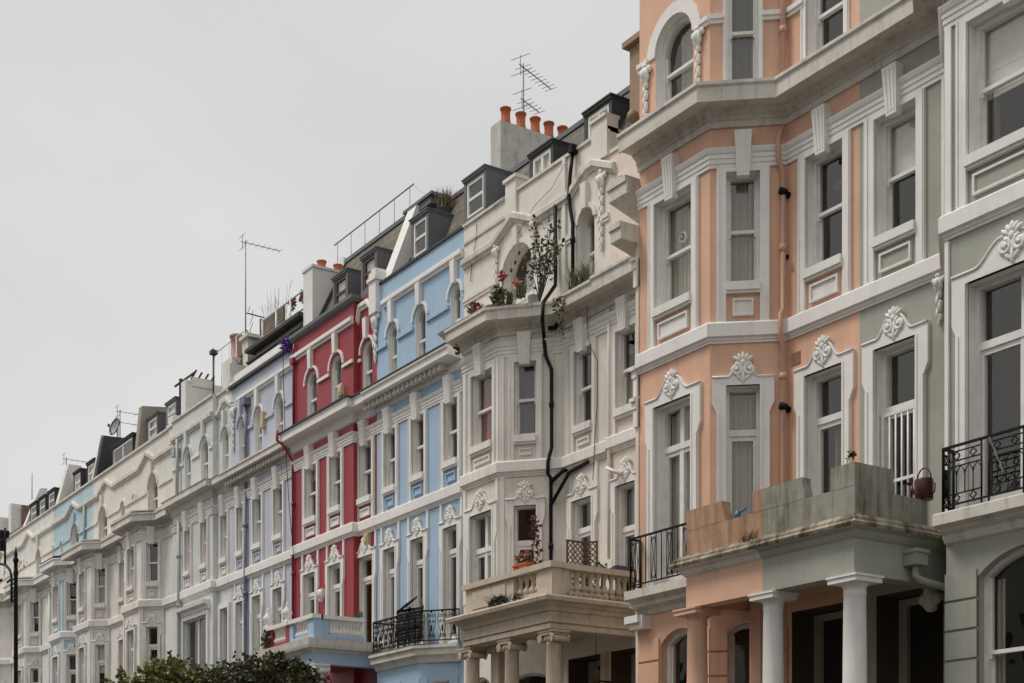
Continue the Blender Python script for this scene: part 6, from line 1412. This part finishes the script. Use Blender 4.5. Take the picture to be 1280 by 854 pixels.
# ------------------------------------------------------------------ street lamp with swan neck, and the trees in front
ly = -6.0; lx = XP(19.8, ly); t = thing('street_lamp', 'tall black street lamp post with swan neck arm and finial at the left edge', 'street lamp', (lx, ly, 0)); ltop = ZP(19.8, 694, ly)
mb = MB(); mb.lathe((lx, ly, 0), [(.16, 0), (.16, .9), (.12, 1.0), (.06, 1.2), (.056, 5), (.052, ltop-.55), (.065, ltop-.5), (.065, ltop-.44), (.05, ltop-.4), (.05, ltop-.2), (.075, ltop-.17), (.075, ltop-.12), (.04, ltop-.05), (.05, ltop+.02), (.025, ltop+.1), (.01, ltop+.22)], 16); mb.build('post', IRON, t)
def ipt(u, v): return (XP(u, ly), ly, ZP(u, v, ly))
mb = MB(); mb.tube([ipt(19, 724), ipt(14, 724), ipt(9, 728)], .03, 6); mb.tube([ipt(14.5, 753), ipt(14.5, 722), ipt(12.5, 713), ipt(8, 707), ipt(1, 705), ipt(-8, 706), ipt(-14, 712)], .035, 8); mb.tube([ipt(19, 752), ipt(14.5, 753)], .03, 6)
for k in range(5): zc = 728+5*k; mb.tube([ipt(18.8, zc), ipt(16.5, zc+2.5), ipt(15, zc)], .015, 5)
mb.build('bracket_arm', IRON, t)
lanx, lanz = ipt(-14, 712)[0], ipt(-14, 712)[2]; mb = MB(); mb.lathe((lanx, ly, lanz-.75), [(.08, 0), (.2, .1), (.26, .5), (.2, .6), (.06, .75)], 12); mb.build('lantern', plain('lamp_glass_grey', (.3, .3, .28), .2), t)
mb = MB(); mb.tube([ipt(6.3, 706), ipt(6.3, 660)], .03, 6); mb.build('upright_rod', IRON, t)
mb = MB(); a_, b_2 = ipt(-1, 676), ipt(6, 663); mb.box(a_[0], b_2[0], ly-.12, ly+.12, a_[2], b_2[2]); a_, b_2 = ipt(1, 689), ipt(4, 676); mb.box(a_[0], b_2[0], ly-.08, ly+.08, a_[2], b_2[2]); mb.build('lamp_head', IRON, t)

def tree(label, blobs, trunk, mat, n, size, grp):
    t = thing('tree', label, 'tree', (trunk[0], trunk[1], .125), grp); mb = MB()
    b0 = Vector((trunk[0], trunk[1], .1)); top = Vector((trunk[0], trunk[1], trunk[2])); mb.tube([b0, b0.lerp(top, .5)+Vector((.05, .03, 0)), top], .13, 8, .07); mb.build('trunk', BARK, t)
    mb = MB()
    for (cx_, cy_, cz_, rx, rz) in blobs:
        c = Vector((cx_, cy_, cz_)); mb.tube([top-Vector((0, 0, .4)), top.lerp(c, .5)+Vector((0, 0, .1)), c], .05, 5, .015)
        for k in range(9):
            d_ = Vector((random.gauss(0, 1), random.gauss(0, 1), abs(random.gauss(0, .8)))).normalized(); mb.tube([c-Vector((0, 0, rz*.3)), c+Vector((d_.x*rx*.6, d_.y*rx*.5, d_.z*rz*.7)), c+Vector((d_.x*rx*1.05, d_.y*rx*.9, d_.z*rz*1.15))], .014, 4, .004)
    lf = MB()
    for (cx_, cy_, cz_, rx, rz) in blobs:
        for k in range(int(n*rx*rz*1.5)):
            d_ = Vector((random.gauss(0, 1), random.gauss(0, 1), random.gauss(0, 1))).normalized()*random.uniform(.2, .85)
            leaves(lf, (cx_+d_.x*rx, cy_+d_.y*rx, cz_+d_.z*rz), .12, .12, .1, 8, size*random.uniform(.7, 1.1), hollow=0)
        for k in range(int(16+24*rx)):          # shoots with leaves along them
            d_ = Vector((random.gauss(0, .8), random.gauss(0, .8), abs(random.gauss(.5, .6)))).normalized()
            p0 = Vector((cx_+d_.x*rx*.5, cy_+d_.y*rx*.5, cz_+d_.z*rz*.5)); L = rx*random.uniform(.5, 1.15); p1 = p0+d_*L*.6+Vector((0, 0, .03)); p2 = p1+(d_+Vector((random.gauss(0, .3), 0, random.uniform(-.3, .35))))*L*.5
            mb.tube([p0, p1, p2], .007, 4, .003)
            for q in range(9):
                t_ = q/8; c_ = p0.lerp(p1, t_*2) if t_ < .5 else p1.lerp(p2, t_*2-1); leaves(lf, c_, .035, .035, .035, 3, size*random.uniform(.6, 1.1), hollow=0)
    mb.build('branches', BARK, t); mb = lf
    mb.build('crown', mat, t)
ty = -5.0
def blob(u, v, r, rz=None, y=ty): return (XP(u, y), y+random.uniform(-.3, .3), ZP(u, v, y), r, rz or r)
bl1 = [blob(176, 874, .4, .38), blob(190, 866, .45), blob(205, 860, .42), blob(219, 852, .36), blob(234, 866, .45), blob(198, 884, .6), blob(224, 884, .55), blob(168, 886, .35)]
tree('yellow green leafy tree top at the lower left in front of the pale houses', bl1, (XP(190, ty), ty, 4.3), LEAF1, 42, .13, 'street trees in front of the terrace')
y2 = -4.6
bl2 = [blob(246, 875, 0.39, y=y2), blob(262, 867, 0.41, y=y2), blob(276, 849, 0.20, .28, y2), blob(288, 871, 0.41, y=y2), blob(306, 861, 0.39, y=y2), blob(322, 855, 0.33, y=y2), blob(340, 851, 0.31, y=y2), blob(350, 865, 0.46, y=y2), blob(364, 839, 0.20, .2, y2), blob(330, 875, 0.55, y=y2), blob(376, 849, 0.22, .24, y2), blob(290, 889, 0.64, y=y2), blob(372, 869, 0.29, y=y2), blob(384, 857, 0.13, .12, y2)]
tree('dark green spreading tree in front of the lilac and red houses', bl2, (XP(315, y2), y2, 4.0), LEAF2, 44, .10, 'street trees in front of the terrace')

# ------------------------------------------------------------------ unseen terrace across the road, added to darken pane reflections and lower floors
for k in range(9):
    x = -62+9.5*k; H = House('plain unseen house added across the road behind the viewpoint number', x, x+9.3, [TAN, OFFW, YBRICK, GREY, OFFW2, YBRICK, TAN, OFFW, CREAM][k], TRIM, zmax=12+.5*(k % 3)); z = H.zmax
    H.root['label'] = ['tan house', 'off white house', 'stock brick house', 'grey house', 'warm white house', 'second stock brick house', 'second tan house', 'second off white house', 'cream coloured house'][k]+' added unseen across the road behind the viewpoint'
    H.root.location = (x+4.6, -34, 0); mb = MB(); mb.box(x, x+9.3, -42, -28, 0, z); mb.build('wall', H.wm, H.root)
    mb = MB(); mb.prism([(x, -28.2, z), (x, -35, z+3), (x, -41.8, z)], (9.3, 0, 0)); mb.build('roof', SLATE, H.root)
    mb = MB(); mb.box(x+8.4, x+9.3, -37, -33, z, z+4.2); mb.build('chimney', BRICK, H.root)
    for q in range(3):
        for z0 in (1.2, 4.6, 7.8): mb = MB(); mb.box(x+1+2.7*q, x+2.2+2.7*q, -28.02, -27.96, z0, z0+2); mb.build('window', DARK, H.root)
for h_ in HOUSES: h_.build_wall()
